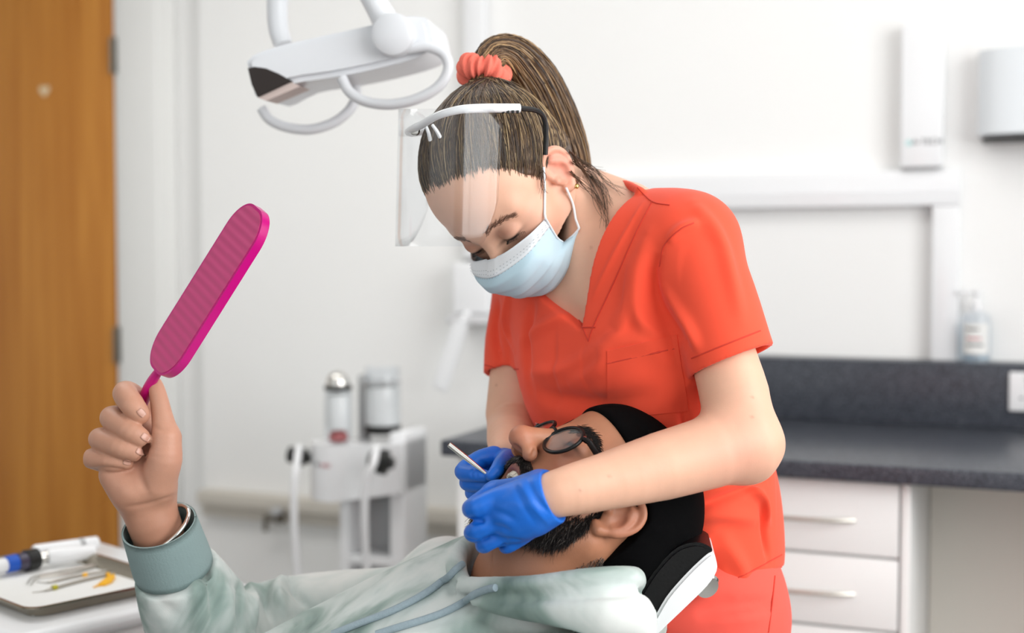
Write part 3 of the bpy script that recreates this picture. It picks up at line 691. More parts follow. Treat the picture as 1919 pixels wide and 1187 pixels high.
# split head and chest meshes where they agree: keep chest vertices below the neck middle, head above
def cut(V, F, keepmask):
    k = keepmask[F].all(1); F = F[k]; u = np.unique(F); m = np.full(len(V), -1); m[u] = np.arange(len(u)); return V[u], m[F]
nm = HW(0, -.052, -.085); nd = unit(NB - HW(0, -.030, -.030))
Vh, Fh = cut(Vh, Fh, ((Vh - nm) @ nd) < .012); Vc, Fc = cut(Vc, Fc, ((Vc - nm) @ nd) > .002)
# arms
EL = (1393, 832, 1.36)
fa = Field(P(960, 1000, 1.22) - .1, P(1480, 420, 1.46) + .08, .0024)
fa.add(pchain([(1306, 462, 1.42, 52), (1348, 640, 1.395, 60), (1376, 740, 1.375, 65), (1391, 825, 1.36, 62)], 4))
fa.add(pchain([(1393, 828, 1.36, 62), (1330, 848, 1.345, 68), (1240, 874, 1.325, 64), (1130, 904, 1.30, 53), (1058, 922, 1.285, 46), (1030, 930, 1.283, 42), (1005, 938, 1.282, 36)], 4), .022)
fa.add(pchain([(1425, 838, 1.372, 30), (1405, 862, 1.365, 34)]), .03)
Va, Fa = fa.mesh(1)
fb = Field(P(880, 900, 1.40) - .08, P(1060, 540, 1.72) + .08, .0026)
fb.add(pchain([(985, 560, 1.66, 60), (972, 690, 1.645, 53), (962, 775, 1.635, 52)], 4))
fb.add(pchain([(966, 800, 1.625, 54), (960, 822, 1.575, 48), (952, 840, 1.535, 36), (948, 848, 1.515, 30)], 4), .003)
Vb, Fb = fb.mesh(1)
V, F = join((Vh, Fh), (Vc, Fc), (Va, Fa), (Vb, Fb))
X = HW.loc(V); near = np.linalg.norm(X, axis=1) < .2
C = np.tile(np.array(srgb(224, 176, 150)), (len(V), 1))
C *= (1 + .05 * vnoise(V, 60, 3))[:, None]
pink = srgb(224, 150, 132)
for s in (1, -1):
    C = mixc(C, pink, near * .55 * blob(X, (s * .045, .06, -.02), (.02, .03, .02)))
    C = mixc(C, srgb(150, 92, 74), near * .60 * blob(X, (s * .032, .088, .013), (.019, .02, .009)))
    C = mixc(C, srgb(230, 132, 116), near * .6 * blob(X, (s * .080, -.008, .004), (.014, .022, .03)))
    C = mixc(C, srgb(40, 26, 22), near * 1.0 * np.clip(blob(X, (s * .0325, .086, .0005), (.015, .014, .0024)) * 1.5, 0, 1))
elb = np.exp(-((V - P(1405, 850, 1.30)) ** 2).sum(1) / .045 ** 2); C = mixc(C, srgb(226, 150, 132), .4 * elb)
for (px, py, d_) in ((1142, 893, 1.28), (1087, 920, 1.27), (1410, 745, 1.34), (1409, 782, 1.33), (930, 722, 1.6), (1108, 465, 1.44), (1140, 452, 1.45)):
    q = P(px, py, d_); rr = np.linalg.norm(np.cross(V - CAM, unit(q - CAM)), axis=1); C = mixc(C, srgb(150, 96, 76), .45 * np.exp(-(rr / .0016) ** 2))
body = obj_np('body', V, F, M['skin_w'], dentist, colors=C); body_w = Surf(V, F)

# eyelashes and brows
def brow_strands(H, side, pts, n, ln, col, rad=.00035, jit=.0025, lift=.0015, surf=None, seed=1):
    r = np.random.default_rng(seed); pth = []; ctr = spline([np.array(p, float) for p in pts], 10); tr = Surf(surf.V, surf.F); tr._b = surf.bvh()
    for i in range(n):
        t = r.uniform(0, 1) ** .9 * (len(ctr) - 1); j = int(min(t, len(ctr) - 2)); p = ctr[j] + (ctr[j + 1] - ctr[j]) * (t - j); dirn = unit(ctr[j + 1] - ctr[j])
        p = p + np.array([0, 0, r.normal() * jit * (1.15 - .6 * t / len(ctr))]); q = p + dirn * ln * .8 + np.array([0, .0012, (r.normal() * .25 + .25) * ln])
        a = []
        for s_ in np.linspace(0, 1, 4):
            w_ = H(*((p * (1 - s_) + q * s_) * np.array([side, 1, 1]))); o, nn, _, _ = tr.bvh().find_nearest(Vector(w_)); a.append(np.array(o) + np.array(nn) * (.0002 + lift * s_ * .5))
        pth.append(a)
    cc = np.array(col)[None] * r.uniform(.7, 1.3, (n, 1)); return strands(pth, rad * np.array([1, 1, .8, .3]), cc)
parts_ = []
for s in (1, -1):
    parts_.append(brow_strands(HW, s, [(.012, .09, .0245), (.026, .09, .0275), (.042, .08, .0265), (.050, .07, .021)], 170, .0075, srgb(120, 86, 68), .00022, .0022, .0010, surf=body_w, seed=3 + s))
for Vb_, Fb_, Cb_ in parts_: obj_np('eyebrow', Vb_, Fb_, M['hair_w'], dentist, colors=Cb_)
for s in (1, -1):
    lash = []
    for t in np.linspace(0, 1, 26):
        b0 = np.array([s * (.019 + .026 * t), .0875 - .0105 * (2 * t - .8) ** 2, .001 - .0045 * (2 * t - 1) ** 2 + .001]); dn = np.array([s * (.25 * (t - .35)), .8, -.75]); ln = .005 + .002 * t
        lash.append([HW(*(b0 + dn * ln * q + np.array([0, .0, .0022 * q * q]))) for q in (0, .35, .7, 1)])
    Vl, Fl, Cl = strands(lash, .00034 * np.array([1, 1, .7, .25]), np.tile(srgb(24, 18, 16), (len(lash), 1)))
    obj_np('eyelash_row', Vl, Fl, M['hair_w'], dentist, colors=Cl)
er = HW(.0755, -.004, -.030); G().lathe([(.0006, 0), (.0026, .0006), (.0032, .0025), (.002, .0045), (.0005, .005)], er, HW.A[0], 12).to('earring', mat('gold_stud', srgb(214, 178, 110), .2, 1.0, noise=.05, scale=50), dentist)

# --- scrub top
fs = Field(P(1180, 760, 1.54) - np.array([.30, .26, .33]), P(1180, 760, 1.54) + np.array([.27, .22, .31]), .0023)
torso(fs, .007)
# loose body of the tunic hangs straighter than the waist
fs.add(ell(P(1225, 840, 1.575), TA, (.138, .105, .2)), .05)
# hip flare over the near side
fs.add(pchain([(1350, 940, 1.56, 58), (1372, 1040, 1.56, 58), (1372, 1080, 1.56, 58)]), .05)
fs.add(pchain([(1240, 430, 1.50, 48), (1300, 452, 1.435, 72)], 1), .04)
slv = pchain([(1296, 456, 1.425, 82), (1335, 560, 1.405, 82), (1364, 655, 1.39, 83), (1385, 720, 1.385, 85)], 3)
hemP, hemN = P(1368, 677, 1.38), unit(P(1385, 720, 1.385) - P(1350, 636, 1.395))
hemN = unit(hemN + .0 * tF)
fs.add(clip(slv, (hemP, hemN)), .022)
slr = pchain([(990, 545, 1.66, 64), (977, 640, 1.65, 68), (973, 730, 1.645, 68)], 3)
hemP2, hemN2 = P(945, 699, 1.645), unit(P(973, 730, 1.645) - P(972, 600, 1.65) + np.array([0.00, -.02, 0]))
fs.add(clip(slr, (hemP2, hemN2)), .02)
# hollow sleeve ends
fs.sub(clip(pchain([(1354, 640, 1.39, 71), (1368, 677, 1.388, 73), (1392, 750, 1.385, 74)], 2), (hemP - hemN * .022, -hemN)))
fs.sub(clip(pchain([(974, 660, 1.648, 58), (973, 760, 1.645, 58)], 2), (hemP2 - hemN2 * .022, -hemN2)))
# neck opening: hole round the neck and the V down the front
Pv = P(1105, 613, 1.462); Pn = P(1193, 352, 1.455); Pf = P(1018, 505, 1.56)
def vcut(X):
    nA = unit(np.cross(Pn - Pv, tF)); nB = unit(np.cross(tF, Pf - Pv))
    mid = (Pn + Pf) / 2
    if (mid - Pv) @ nA > 0: nA = -nA
    if (mid - Pv) @ nB > 0: nB = -nB
    return np.maximum(np.maximum((X - Pv.astype(np.float32)) @ nA.astype(np.float32), (X - Pv.astype(np.float32)) @ nB.astype(np.float32)), -((X - (NB - tF * .045).astype(np.float32)) @ tF.astype(np.float32)))
fs.sub((vcut, np.minimum(np.minimum(Pv, Pn), Pf) - .05, np.maximum(np.maximum(Pv, Pn), Pf) + .08), .002)
fs.sub(chain([HW(0, -.045, -.065), NB + tF * .0 - tU * .012], [.058, .066]), .004)
fs.add(pchain([(1200, 358, 1.452, 8), (1174, 347, 1.50, 9), (1146, 347, 1.555, 9)], 3), .006)
# hem
hA, hB = P(1330, 1128, 1.50), P(1466, 1062, 1.58); hn = unit(np.cross(hB - hA, ray(1390, 1095)));  hn = hn if hn[2] < 0 else -hn
fs.keep(lambda X: (X - hA.astype(np.float32)) @ hn.astype(np.float32))
Vs, Fs = fs.mesh(2); ss = Surf(Vs, Fs)
# creases read from the photograph, laid on the cloth
for pix, wd, am in [
    ([(1232, 470), (1222, 520), (1238, 580), (1285, 640)], .010, -.0045), ([(1250, 455), (1275, 430), (1310, 415)], .008, .004),
    ([(1215, 440), (1196, 520), (1200, 600), (1250, 640)], .012, .005), ([(1190, 470), (1180, 560), (1150, 620)], .014, .003),
    ([(1300, 380), (1345, 440), (1370, 520), (1390, 600)], .012, .0035), ([(1245, 540), (1290, 610), (1310, 660)], .009, .004),
    ([(1268, 690), (1200, 640), (1120, 660)], .014, .003), ([(985, 700), (1060, 690), (1140, 640)], .012, .0025),
    ([(935, 560), (925, 620), (940, 680)], .009, -.004), ([(955, 540), (950, 600), (965, 660)], .008, .004), ([(1000, 560), (985, 640), (992, 720)], .012, -.004),
    ([(1060, 590), (1020, 610), (975, 640)], .010, .003), ([(1275, 750), (1285, 800), (1290, 840)], .008, -.003),
    ([(1300, 955), (1380, 925), (1440, 900)], .008, -.004), ([(1290, 975), (1350, 965), (1420, 975)], .012, .004), ([(1395, 910), (1425, 930), (1440, 980)], .007, .005),
    ([(1425, 925), (1432, 990), (1440, 1050)], .006, -.004), ([(1345, 1000), (1380, 1050), (1400, 1090)], .014, .004), ([(1310, 1010), (1340, 1070), (1350, 1110)], .012, -.003),
    ([(1205, 380), (1150, 480), (1110, 560)], .004, .0016), ([(1000, 735), (1060, 752), (1150, 758), (1240, 735)], .018, -.005), ([(1140, 640), (1120, 690), (1060, 720)], .014, .003), ([(1185, 560), (1165, 620), (1130, 650)], .010, .002)]:
    ss.fold(pix, wd * .72, am * 2.0)
ss.smooth(1, .3); ss._b = None
top = obj_np('scrub_top', ss.V, ss.F, M['scrub'], dentist)
# stitched seams on the tunic, following the cloth
def seam(pix, r=.0007, lift=.0002, n=8): return ss.path(pix, n, lift)
for k, pix in enumerate([
    [(1222, 378), (1190, 440), (1150, 530), (1112, 612), (1103, 640)], [(1062, 565), (1085, 600), (1103, 640)], [(1090, 614), (1116, 614)],
    [(1195, 352), (1222, 378), (1255, 385)], [(1296, 672), (1350, 650), (1425, 620)], [(908, 684), (940, 692), (972, 692)],
    [(1320, 1106), (1390, 1080), (1465, 1040)], [(1300, 418), (1275, 430), (1245, 460), (1236, 500)]]):
    G().tube(seam(pix), .0008, 6).to('seam', M['stitch'], top)
# chest pocket: a thin patch lying on the cloth
gp = []
for i in range(13):
    a = i / 12; row = []
    for j in range(11):
        b = j / 10; x = (1138 * (1 - a) + 1270 * a) * (1 - b) + (1140 * (1 - a) + 1290 * a) * b; y = (658 * (1 - a) + 628 * a) * (1 - b) + (785 * (1 - a) + 770 * a) * b; row.append(ss.hit(x, y, .0012))
    gp.append(row)
pk = G().sheet(np.array(gp), .0012).to('pocket', M['scrub'], top)
G().tube(seam([(1138, 682), (1200, 668), (1272, 652)]), .0013, 6).to('pocket_band', M['stitch'], pk)
# side vent flaps at the hip
for pts in ([(1432, 895), (1462, 960), (1469, 1012), (1448, 985), (1428, 950)], [(1432, 980), (1458, 1020), (1466, 1064), (1440, 1075), (1432, 1030)]):
    A = [P(x, y, 1.535) for x, y in pts]; B = [p + np.array([.002, .02, 0]) for p in A]; G().prism(A, B).to('vent_flap', M['scrub'], top, smooth=False)
# --- trousers
ft = Field(P(1265, 1330, 1.6) * np.array([1, 1, 0]) + np.array([-.27, -.24, .02]), P(1265, 1330, 1.6) * np.array([1, 1, 0]) + np.array([.28, .24, .98]), .006)
ft.add(ell(P(1240, 1080, 1.585), TA, (.148, .115, .14)))
hc = P(1238, 1080, 1.585)
for s in (1, -1):
    hp_ = hc + tL * s * .085; ft.add(chain([hp_ - np.array([0, 0, .06]), np.array([hp_[0], hp_[1], .50]), np.array([hp_[0], hp_[1], .06])], [.092, .076, .066]), .05)
ft.add(pchain([(1352, 1100, 1.56, 62), (1352, 1250, 1.56, 62)]), .05)
Vt, Ft = ft.mesh(2); st = Surf(Vt, Ft)
for pix, wd, am in [([(1350, 1150), (1400, 1135), (1445, 1130)], .008, -.006), ([(1330, 1165), (1390, 1160), (1440, 1150)], .008, .005), ([(1300, 1150), (1340, 1140), (1380, 1120)], .010, -.006)]: st.fold(pix, wd, am)
tr = obj_np('scrub_trousers', st.V, st.F, M['scrub2'], dentist)
G().tube(st.path([(1452, 1080), (1447, 1130), (1440, 1186)], 6, .0003), .0009, 6).to('seam', M['stitch'], tr)
for s in (1, -1):
    q = hc + tL * s * .085; sh_ = Field(np.array([q[0] - .16, q[1] - .2, 0.0]), np.array([q[0] + .16, q[1] + .16, .12]), .006)
    fw = unit(np.array([tF[0], tF[1], 0])); sh_.add(chain([np.array([q[0], q[1], .045]) - fw * .04, np.array([q[0], q[1], .045]) + fw * .06, np.array([q[0], q[1], .036]) + fw * .15], [.042, .042, .033]))
    sh_.keep(lambda X: .004 - X[..., 2]); a_, b_ = sh_.mesh(1); obj_np('shoe', a_, b_, M['gloss'], dentist)

# --- gloves
gl = Field(P(845, 1060, 1.24) - .03, P(1090, 860, 1.40) + .03, .0015)
gl.add(pchain([(1062, 924, 1.284, 50), (1036, 930, 1.283, 50), (1005, 938, 1.283, 49), (965, 955, 1.290, 50)], 4))
gl.add(pchain([(1000, 962, 1.292, 40), (962, 978, 1.300, 36)], 3), .02)
for ch in ([(972, 926, 1.285, 25), (930, 938, 1.287, 23), (888, 954, 1.290, 19.5), (888, 948, 1.335, 17), (915, 925, 1.365, 15)],
           [(970, 960, 1.285, 25), (928, 976, 1.288, 22), (889, 998, 1.293, 18), (893, 994, 1.335, 17), (918, 965, 1.362, 15)],
           [(975, 980, 1.292, 24), (945, 1003, 1.296, 20), (908, 1022, 1.302, 15.5), (912, 1014, 1.338, 15), (930, 985, 1.36, 14)],
           [(990, 988, 1.300, 24), (970, 1010, 1.305, 17), (948, 1026, 1.312, 12.5), (950, 1014, 1.345, 13), (955, 990, 1.36, 13)]):
    gl.add(pchain(ch, 4), .003)
gl.add(pchain([(1010, 910, 1.305, 30), (965, 915, 1.34, 20), (930, 915, 1.37, 15)], 4), .012)
cuffA, cuffB = P(1009, 886, 1.26), P(1071, 978, 1.26); cn = unit(np.cross(cuffB - cuffA, ray(1040, 930))); cn = cn if cn[0] > 0 else -cn
Wr = P(1036, 930, 1.282)
for gp_ in ([(862, 978, 1.275, 4), (905, 979, 1.270, 3)], [(870, 1014, 1.28, 4), (912, 1003, 1.275, 3)], [(925, 1034, 1.285, 4), (945, 1016, 1.28, 3)]):
    for dd in (0, .012, .024): gl.sub(pchain([(x, y, d_ + dd, r_) for x, y, d_, r_ in gp_]), .005)
gl.sub(sph(P(1132, 893, 1.268), 118 * pr(1.268)), .002)
a_, b_ = gl.mesh(1); sg = Surf(a_, b_)
for pix, wd, am in [([(985, 893), (1010, 940), (1045, 975)], .003, -.0016), ([(972, 900), (1000, 950), (1030, 985)], .003, .0014), ([(960, 905), (985, 955), (1005, 985)], .003, -.0012), ([(920, 958), (945, 965), (965, 975)], .004, -.002), ([(915, 985), (940, 990), (958, 998)], .004, -.002),
                    ([(930, 1008), (960, 1012), (985, 1015)], .004, -.0015), ([(940, 935), (970, 945), (1000, 952)], .006, .0012)]: sg.fold(pix, wd, am)
g1 = obj_np('glove', sg.V, sg.F, M['glove'], dentist)
g2 = Field(P(840, 960, 1.36) - .03, P(985, 820, 1.56) + .03, .0015)
g2.add(pchain([(950, 874, 1.515, 40), (940, 876, 1.49, 34), (926, 872, 1.472, 28)], 3))
g2.add(pchain([(915, 876, 1.472, 20), (908, 892, 1.472, 22)], 3), .014)
for ch in ([(925, 858, 1.46, 22), (898, 864, 1.445, 19), (868, 884, 1.430, 16.5), (890, 889, 1.412, 15), (910, 893, 1.405, 12)],
           [(925, 880, 1.46, 21), (895, 892, 1.45, 18), (876, 905, 1.435, 15.5), (900, 909, 1.42, 15), (926, 910, 1.412, 12)],
           [(928, 895, 1.46, 20), (898, 912, 1.455, 17), (886, 924, 1.445, 15), (905, 930, 1.43, 14), (925, 928, 1.42, 12)],
           [(930, 905, 1.47, 18), (905, 928, 1.465, 15), (895, 940, 1.455, 13), (912, 945, 1.445, 12), (928, 942, 1.44, 11)],
           [(950, 862, 1.455, 20), (940, 868, 1.420, 15), (932, 880, 1.402, 13.5), (921, 892, 1.396, 11)]):
    g2.add(pchain(ch, 4), .0025)
a_, b_ = g2.mesh(1); sg2 = Surf(a_, b_)
for pix, wd, am in [([(886, 878), (884, 890), (886, 899)], .002, -.0012), ([(895, 880), (893, 890), (895, 900)], .002, -.0010), ([(895, 862), (910, 872), (915, 882)], .003, -.0012)]: sg2.fold(pix, wd, am)
obj_np('glove', sg2.V, sg2.F, M['glove'], dentist)

# --- hair
HC, HRr = np.array([0, -.012, .049]), np.array([.0795, .0985, .0855])
fhair = Field(HW.O - .16, HW.O + .17, .002)
fhair.add(HW.R(HC, HRr)); fhair.add(HW.R((0, -.05, .0), (.062, .052, .055)), .02)
A32, O32 = HW.A.T.astype(np.float32), HW.O.astype(np.float32)
def hairline(X):
    q = ((X - O32) @ A32) / HW.k; x, y, z = q[..., 0], q[..., 1], q[..., 2]
    # front boundary: forehead line curving to the temple and down in front of the ear
    zz = np.clip(z, -.05, .12); fy = np.interp(zz, [-.05, -.014, .0, .02, .043, .060, .072, .085, .12], [-.020, -.012, .018, .030, .049, .063, .074, .088, .13]).astype(np.float32)
    return np.maximum(y - fy, -(z + .062 + .15 * y))
fhair.keep(lambda X: hairline(X) + .009, k=.008)
Vk, Fk = fhair.mesh(1)
Ck = np.tile(np.array(srgb(74, 56, 42)), (len(Vk), 1)) * (1 + .25 * vnoise(Vk, 200, 5))[:, None]
PB = np.array([0.006, -.088, .104]); qb = unit((PB - HC) / HRr)
r = np.random.default_rng(11); paths = []; cols = []
hl = [(-.012, .016), (.0, .017), (.012, .024), (.024, .032), (.038, .044), (.050, .054), (.062, .064), (.074, .075), (.078, .080)]
def surf_q(side, y, z):
    # point of the hair ellipsoid with given y, z
    v = 1 - ((y - HC[1]) / HRr[1]) ** 2 - ((z - HC[2]) / HRr[2]) ** 2; return unit(np.array([side * math.sqrt(max(v, 0)), (y - HC[1]) / HRr[1], (z - HC[2]) / HRr[2]]))
NS = 6200; m = 14; cap_b = Surf(Vk, Fk)
def lay(a_, lift, r):
    out = []
    for k, p in enumerate(a_):
        s_ = k / (m - 1)
        if .12 < s_ < .84:
            o, nn, _, _ = cap_b.bvh().find_nearest(Vector(p)); o = np.array(o) + np.array(nn) * ((lift - 1.004) * .09 + .0006); w_ = min(1, (s_ - .12) * 8, (.84 - s_) * 8); p = np.asarray(p) * (1 - w_) + o * w_
        out.append(p)
    return out
for i in range(NS):
    side = 1 if r.uniform() < .72 else -1; t = r.uniform()
    if t < .55:        # from the hairline
        u = r.uniform(0, len(hl) - 1.001); j = int(u); z, y = [hl[j][k] + (hl[j + 1][k] - hl[j][k]) * (u - j) for k in (0, 1)]; q0 = surf_q(side, y + r.normal() * .007 - .002, z + r.normal() * .006)
        if u > 6: q0 = unit(q0 * np.array([r.uniform(0, 1), 1, 1]))
    elif t < .72: q0 = unit(np.array([side * abs(r.normal()) + side * .15, r.normal() * .8, abs(r.normal()) * .8 + .05]))
    else: q0 = surf_q(side, r.uniform(-.10, -.016), r.uniform(-.05, .02))
    pl_ = HC + q0 * HRr
    if pl_[1] > np.interp(pl_[2], [-.05, 0, .02, .043, .060, .072, .085, .12], [-.02, .018, .030, .049, .063, .074, .088, .13]) + .007: continue
    q1 = unit(qb + r.normal(size=3) * np.array([.13, .04, .08])); lift = 1.0 + abs(r.normal()) * .010 + .004; a_ = []; ph = r.uniform(0, 6)
    om = math.acos(np.clip(q0 @ q1, -1, 1))
    sag = r.normal() * .04
    for k in range(m):
        s_ = k / (m - 1); q = (math.sin((1 - s_) * om) * q0 + math.sin(s_ * om) * q1) / max(math.sin(om), 1e-4); q = unit(q + np.array([0, 0, 1]) * sag * math.sin(math.pi * s_))
        L_ = lift * (1 + .006 * math.sin(ph + 5 * s_)) * (.962 + .043 * min(1, s_ * 5))
        if s_ > .8: L_ += .06 * (s_ - .8) / .2
        a_.append(HW(*(HC + q * HRr * L_)))
    a_ = lay(a_, lift, r); paths.append(a_)
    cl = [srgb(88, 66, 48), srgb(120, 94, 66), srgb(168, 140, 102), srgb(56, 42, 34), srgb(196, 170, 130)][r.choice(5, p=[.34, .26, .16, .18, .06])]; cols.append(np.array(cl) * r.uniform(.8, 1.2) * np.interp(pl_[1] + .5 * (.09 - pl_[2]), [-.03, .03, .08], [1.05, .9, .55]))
rad = .00056 * np.array([.08, .40, .75] + [1] * (m - 3)); V1, F1, C1 = strands(paths, rad, cols)
C1 = C1.reshape(-1, m, 3, 3); C1[:, 0] = C1[:, 0] * .25 + np.array(srgb(206, 158, 132)) * .75; C1[:, 1] = C1[:, 1] * .75 + np.array(srgb(190, 146, 118)) * .25; C1 = C1.reshape(-1, 3)
# ponytail: rises out of the band and falls behind the head
db = float((HW(*PB) - CAM)[1]); pc = spline([HW(*PB), P(922, 106, db + .01), P(962, 104, db + .03), P(1006, 148, db + .05), P(1040, 212, db + .06), P(1066, 285, db + .06), P(1085, 350, db + .07), P(1095, 400, db + .08)], 6)
pw = np.interp(np.linspace(0, 1, len(pc)), [0, .12, .35, .7, 1], [.014, .019, .026, .026, .010]); paths = []; cols = []
tang = np.gradient(pc, axis=0); tang /= np.linalg.norm(tang, axis=1, keepdims=True); e_u = np.cross(tang, np.array([0, 1, 0])); e_u /= np.linalg.norm(e_u, axis=1, keepdims=True); e_w = np.cross(tang, e_u)
for i in range(1600):
    an = r.uniform(0, 6.28); rr = math.sqrt(r.uniform()); end = int(len(pc) * r.uniform(.72, 1)); ph = r.uniform(0, 6); tw = r.normal() * .3
    idx = np.linspace(0, end - 1, 22).astype(int); a_ = [pc[j] + pw[j] * rr * (e_u[j] * math.cos(an + tw * k / 22) * 1.0 + e_w[j] * math.sin(an + tw * k / 22) * .8) * (1 + .06 * math.sin(ph + k * .5)) for k, j in enumerate(idx)]
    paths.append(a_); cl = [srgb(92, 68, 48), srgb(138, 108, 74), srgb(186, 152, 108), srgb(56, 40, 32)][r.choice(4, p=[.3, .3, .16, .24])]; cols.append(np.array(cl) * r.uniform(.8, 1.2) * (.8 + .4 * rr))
V2, F2, C2 = strands(paths, np.interp(np.linspace(0, 1, 22), [0, .8, 1], [.0006, .0006, .0002]), cols)
# loose wisps by the nape and over the brow
wis = [[(1066, 262), (1095, 300), (1122, 345), (1140, 400)], [(1062, 285), (1098, 330), (1130, 372), (1143, 440)], [(1070, 300), (1100, 345), (1128, 395), (1138, 425)], [(1075, 290), (1112, 325), (1140, 350), (1165, 370)],
       [(1068, 320), (1090, 350), (1118, 372), (1135, 405)], [(1070, 305), (1105, 335), (1132, 360), (1142, 385)], [(1060, 250), (1082, 262), (1098, 300), (1128, 330)], [(1012, 318), (1009, 335), (1010, 350), (1013, 364)]]
paths = []; cols = []
for w_ in wis:
    for k in range(8):
        j = r.normal(size=(4, 2)) * np.linspace(1, 5, 4)[:, None]; paths.append(spline([body_w.hit(x + a, y + b, .003 + abs(r.normal()) * .003, 1.52) for (x, y), (a, b) in zip(w_, j)], 6)); cols.append(np.array(srgb(84, 62, 46)) * r.uniform(.7, 1.4))
V3, F3, C3 = strands(paths, np.linspace(.00045, .00015, len(paths[0])), cols)
n0, n1, n2 = len(Vk), len(V1), len(V2)
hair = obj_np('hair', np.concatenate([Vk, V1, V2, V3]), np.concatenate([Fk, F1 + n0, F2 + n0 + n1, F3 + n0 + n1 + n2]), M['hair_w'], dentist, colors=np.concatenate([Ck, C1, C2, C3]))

# scrunchie: a puckered ring round the ponytail root
ax = unit(P(916, 106, db + .005) - P(902, 150, db)); ce = P(906, 136, db + .002); e1 = unit(np.array([1, 0.1, 0.05]) - ax * (np.array([1, .1, .05]) @ ax)); e2 = np.cross(ax, e1); gr = []
for i in range(120):
    a = 2 * math.pi * i / 120; row = []
    for j in range(28):
        b = 2 * math.pi * j / 28; pk_ = 1 + .16 * math.sin(17 * a + 1.2 * math.sin(3 * a) + 1.5 * math.sin(b)) + .10 * math.sin(31 * a + 2 * math.cos(b)) + .12 * math.sin(5 * a + 1)
        rr = .0125 * pk_; row.append(ce + (e1 * math.cos(a) + e2 * math.sin(a)) * (.0185 + rr * math.cos(b)) + ax * rr * 1.0 * math.sin(b) + ax * .003 * math.sin(4 * a + .7))
    gr.append(row)
gr.append(gr[0]); sc = G().sheet(np.array(gr), 0, wrap=True).to('scrunchie', M['scrunchie'], autosmooth=False); tag(sc, 'puckered coral scrunchie round the dentist\'s ponytail', 'scrunchie')

# --- face mask
M['mask'] = mat('pale_blue_nonwoven', srgb(196, 222, 234), 0.85, noise=0.03, scale=25, bump=0.15, bscale=1600, spec=0.15)
M['maskw'] = mat('white_nonwoven', srgb(232, 236, 240), 0.85, noise=0.02, scale=25, bump=0.15, bscale=1600, spec=0.15)
fm = thing('face_mask', HW(0, .09, -.07), 'pale blue pleated surgical mask on the dentist\'s face', 'face mask')
nu, nv = 61, 49
def mask_pt(u, v, lift=0.0):
    ph = u * 1.42; a = abs(u); zf = np.interp(v, [0, .12, .35, .6, .85, 1], [-.004, -.016, -.040, -.064, -.086, -.100]); yf = np.interp(v, [0, .08, .2, .35, .6, .85, 1], [.099, .116, .126, .125, .112, .097, .082])
    zs = np.interp(v, [0, 1], [-.012, -.070]); b = a ** 1.7; z = zf * (1 - b) + zs * b; yb = .018 + .004 * math.sin(3 * v)
    wd = np.interp(v, [0, .3, .7, 1], [.066, .068, .066, .058]); pk_ = 0.0
    for c in (.40, .58, .76): pk_ += .0026 * np.clip((v - c) / .10, 0, 1) * (v < c + .13) * (1 - b)
    crk = .0014 * math.sin(9 * u + 14 * v) * (1 - b)
    x = (wd + lift) * math.sin(ph) * (1.02 if a < .9 else 1.0); y = yb + (yf - yb + lift) * (max(math.cos(ph), 0) ** (.62 if v > .15 else .62 - .0)) + pk_ + crk
    return HW(x, y + (.002 if a < .1 and v < .1 else 0), z)
SIDE = np.array([HW.loc(body_w.hit(x, y, .003)) for x, y in ((1019, 411), (1040, 446), (1060, 456), (1078, 440), (1086, 430))])
def mask_pt(u, v, lift=0.0, f0=mask_pt):
    q = HW.loc(f0(u, v, lift)); w_ = np.clip((abs(u) - .62) / .38, 0, 1); w_ = w_ * w_ * (3 - 2 * w_); sd_ = np.array([np.interp(v, [0, .3, .55, .85, 1], SIDE[:, k]) for k in range(3)]); sd_[0] = (sd_[0] + lift) * np.sign(u)
    return HW(*(q * (1 - w_) + sd_ * w_))
gm = np.array([[mask_pt(2 * i / (nu - 1) - 1, j / (nv - 1)) for j in range(nv)] for i in range(nu)])
mk = G().sheet(gm[:, 5:], .0009).to('mask_panel', M['mask'], fm, autosmooth=False)
gt = np.array([[mask_pt(2 * i / (nu - 1) - 1, v, .0008) for v in np.linspace(0, .115, 7)] for i in range(nu)])
tb = G().sheet(gt, .0009).to('top_band', M['maskw'], fm, autosmooth=False)
g = G()
for v in (.055, .075, .112):
    for i in range(70):
        if i % 2 == 0:
            u = -.92 + 1.84 * i / 70; g.tube([mask_pt(u, v, .0022), mask_pt(u + .016, v, .0022)], .00022, 4)
g.to('stitch_line', mat('grey_thread', srgb(150, 160, 168), .8, noise=.05, scale=40), tb)
for s in (1, -1):
    edge = [mask_pt(s, v, .0015) for v in np.linspace(0, 1, 12)]; G().tube(edge, .0012, 6).to('side_binding', M['maskw'], fm)
G().tube(np.concatenate([[mask_pt(1, .0, .001)], spline([body_w.hit(x, y, .0022) for x, y in ((1019, 402), (1018, 355), (1018, 312))], 6)]), .0014, 8).to('ear_loop', M['maskw'], fm)
G().tube(np.concatenate([[mask_pt(1, 1, .001)], spline([body_w.hit(x, y, .0022) for x, y in ((1080, 412), (1071, 382), (1061, 352))], 6)]), .0014, 8).to('ear_loop', M['maskw'], fm)

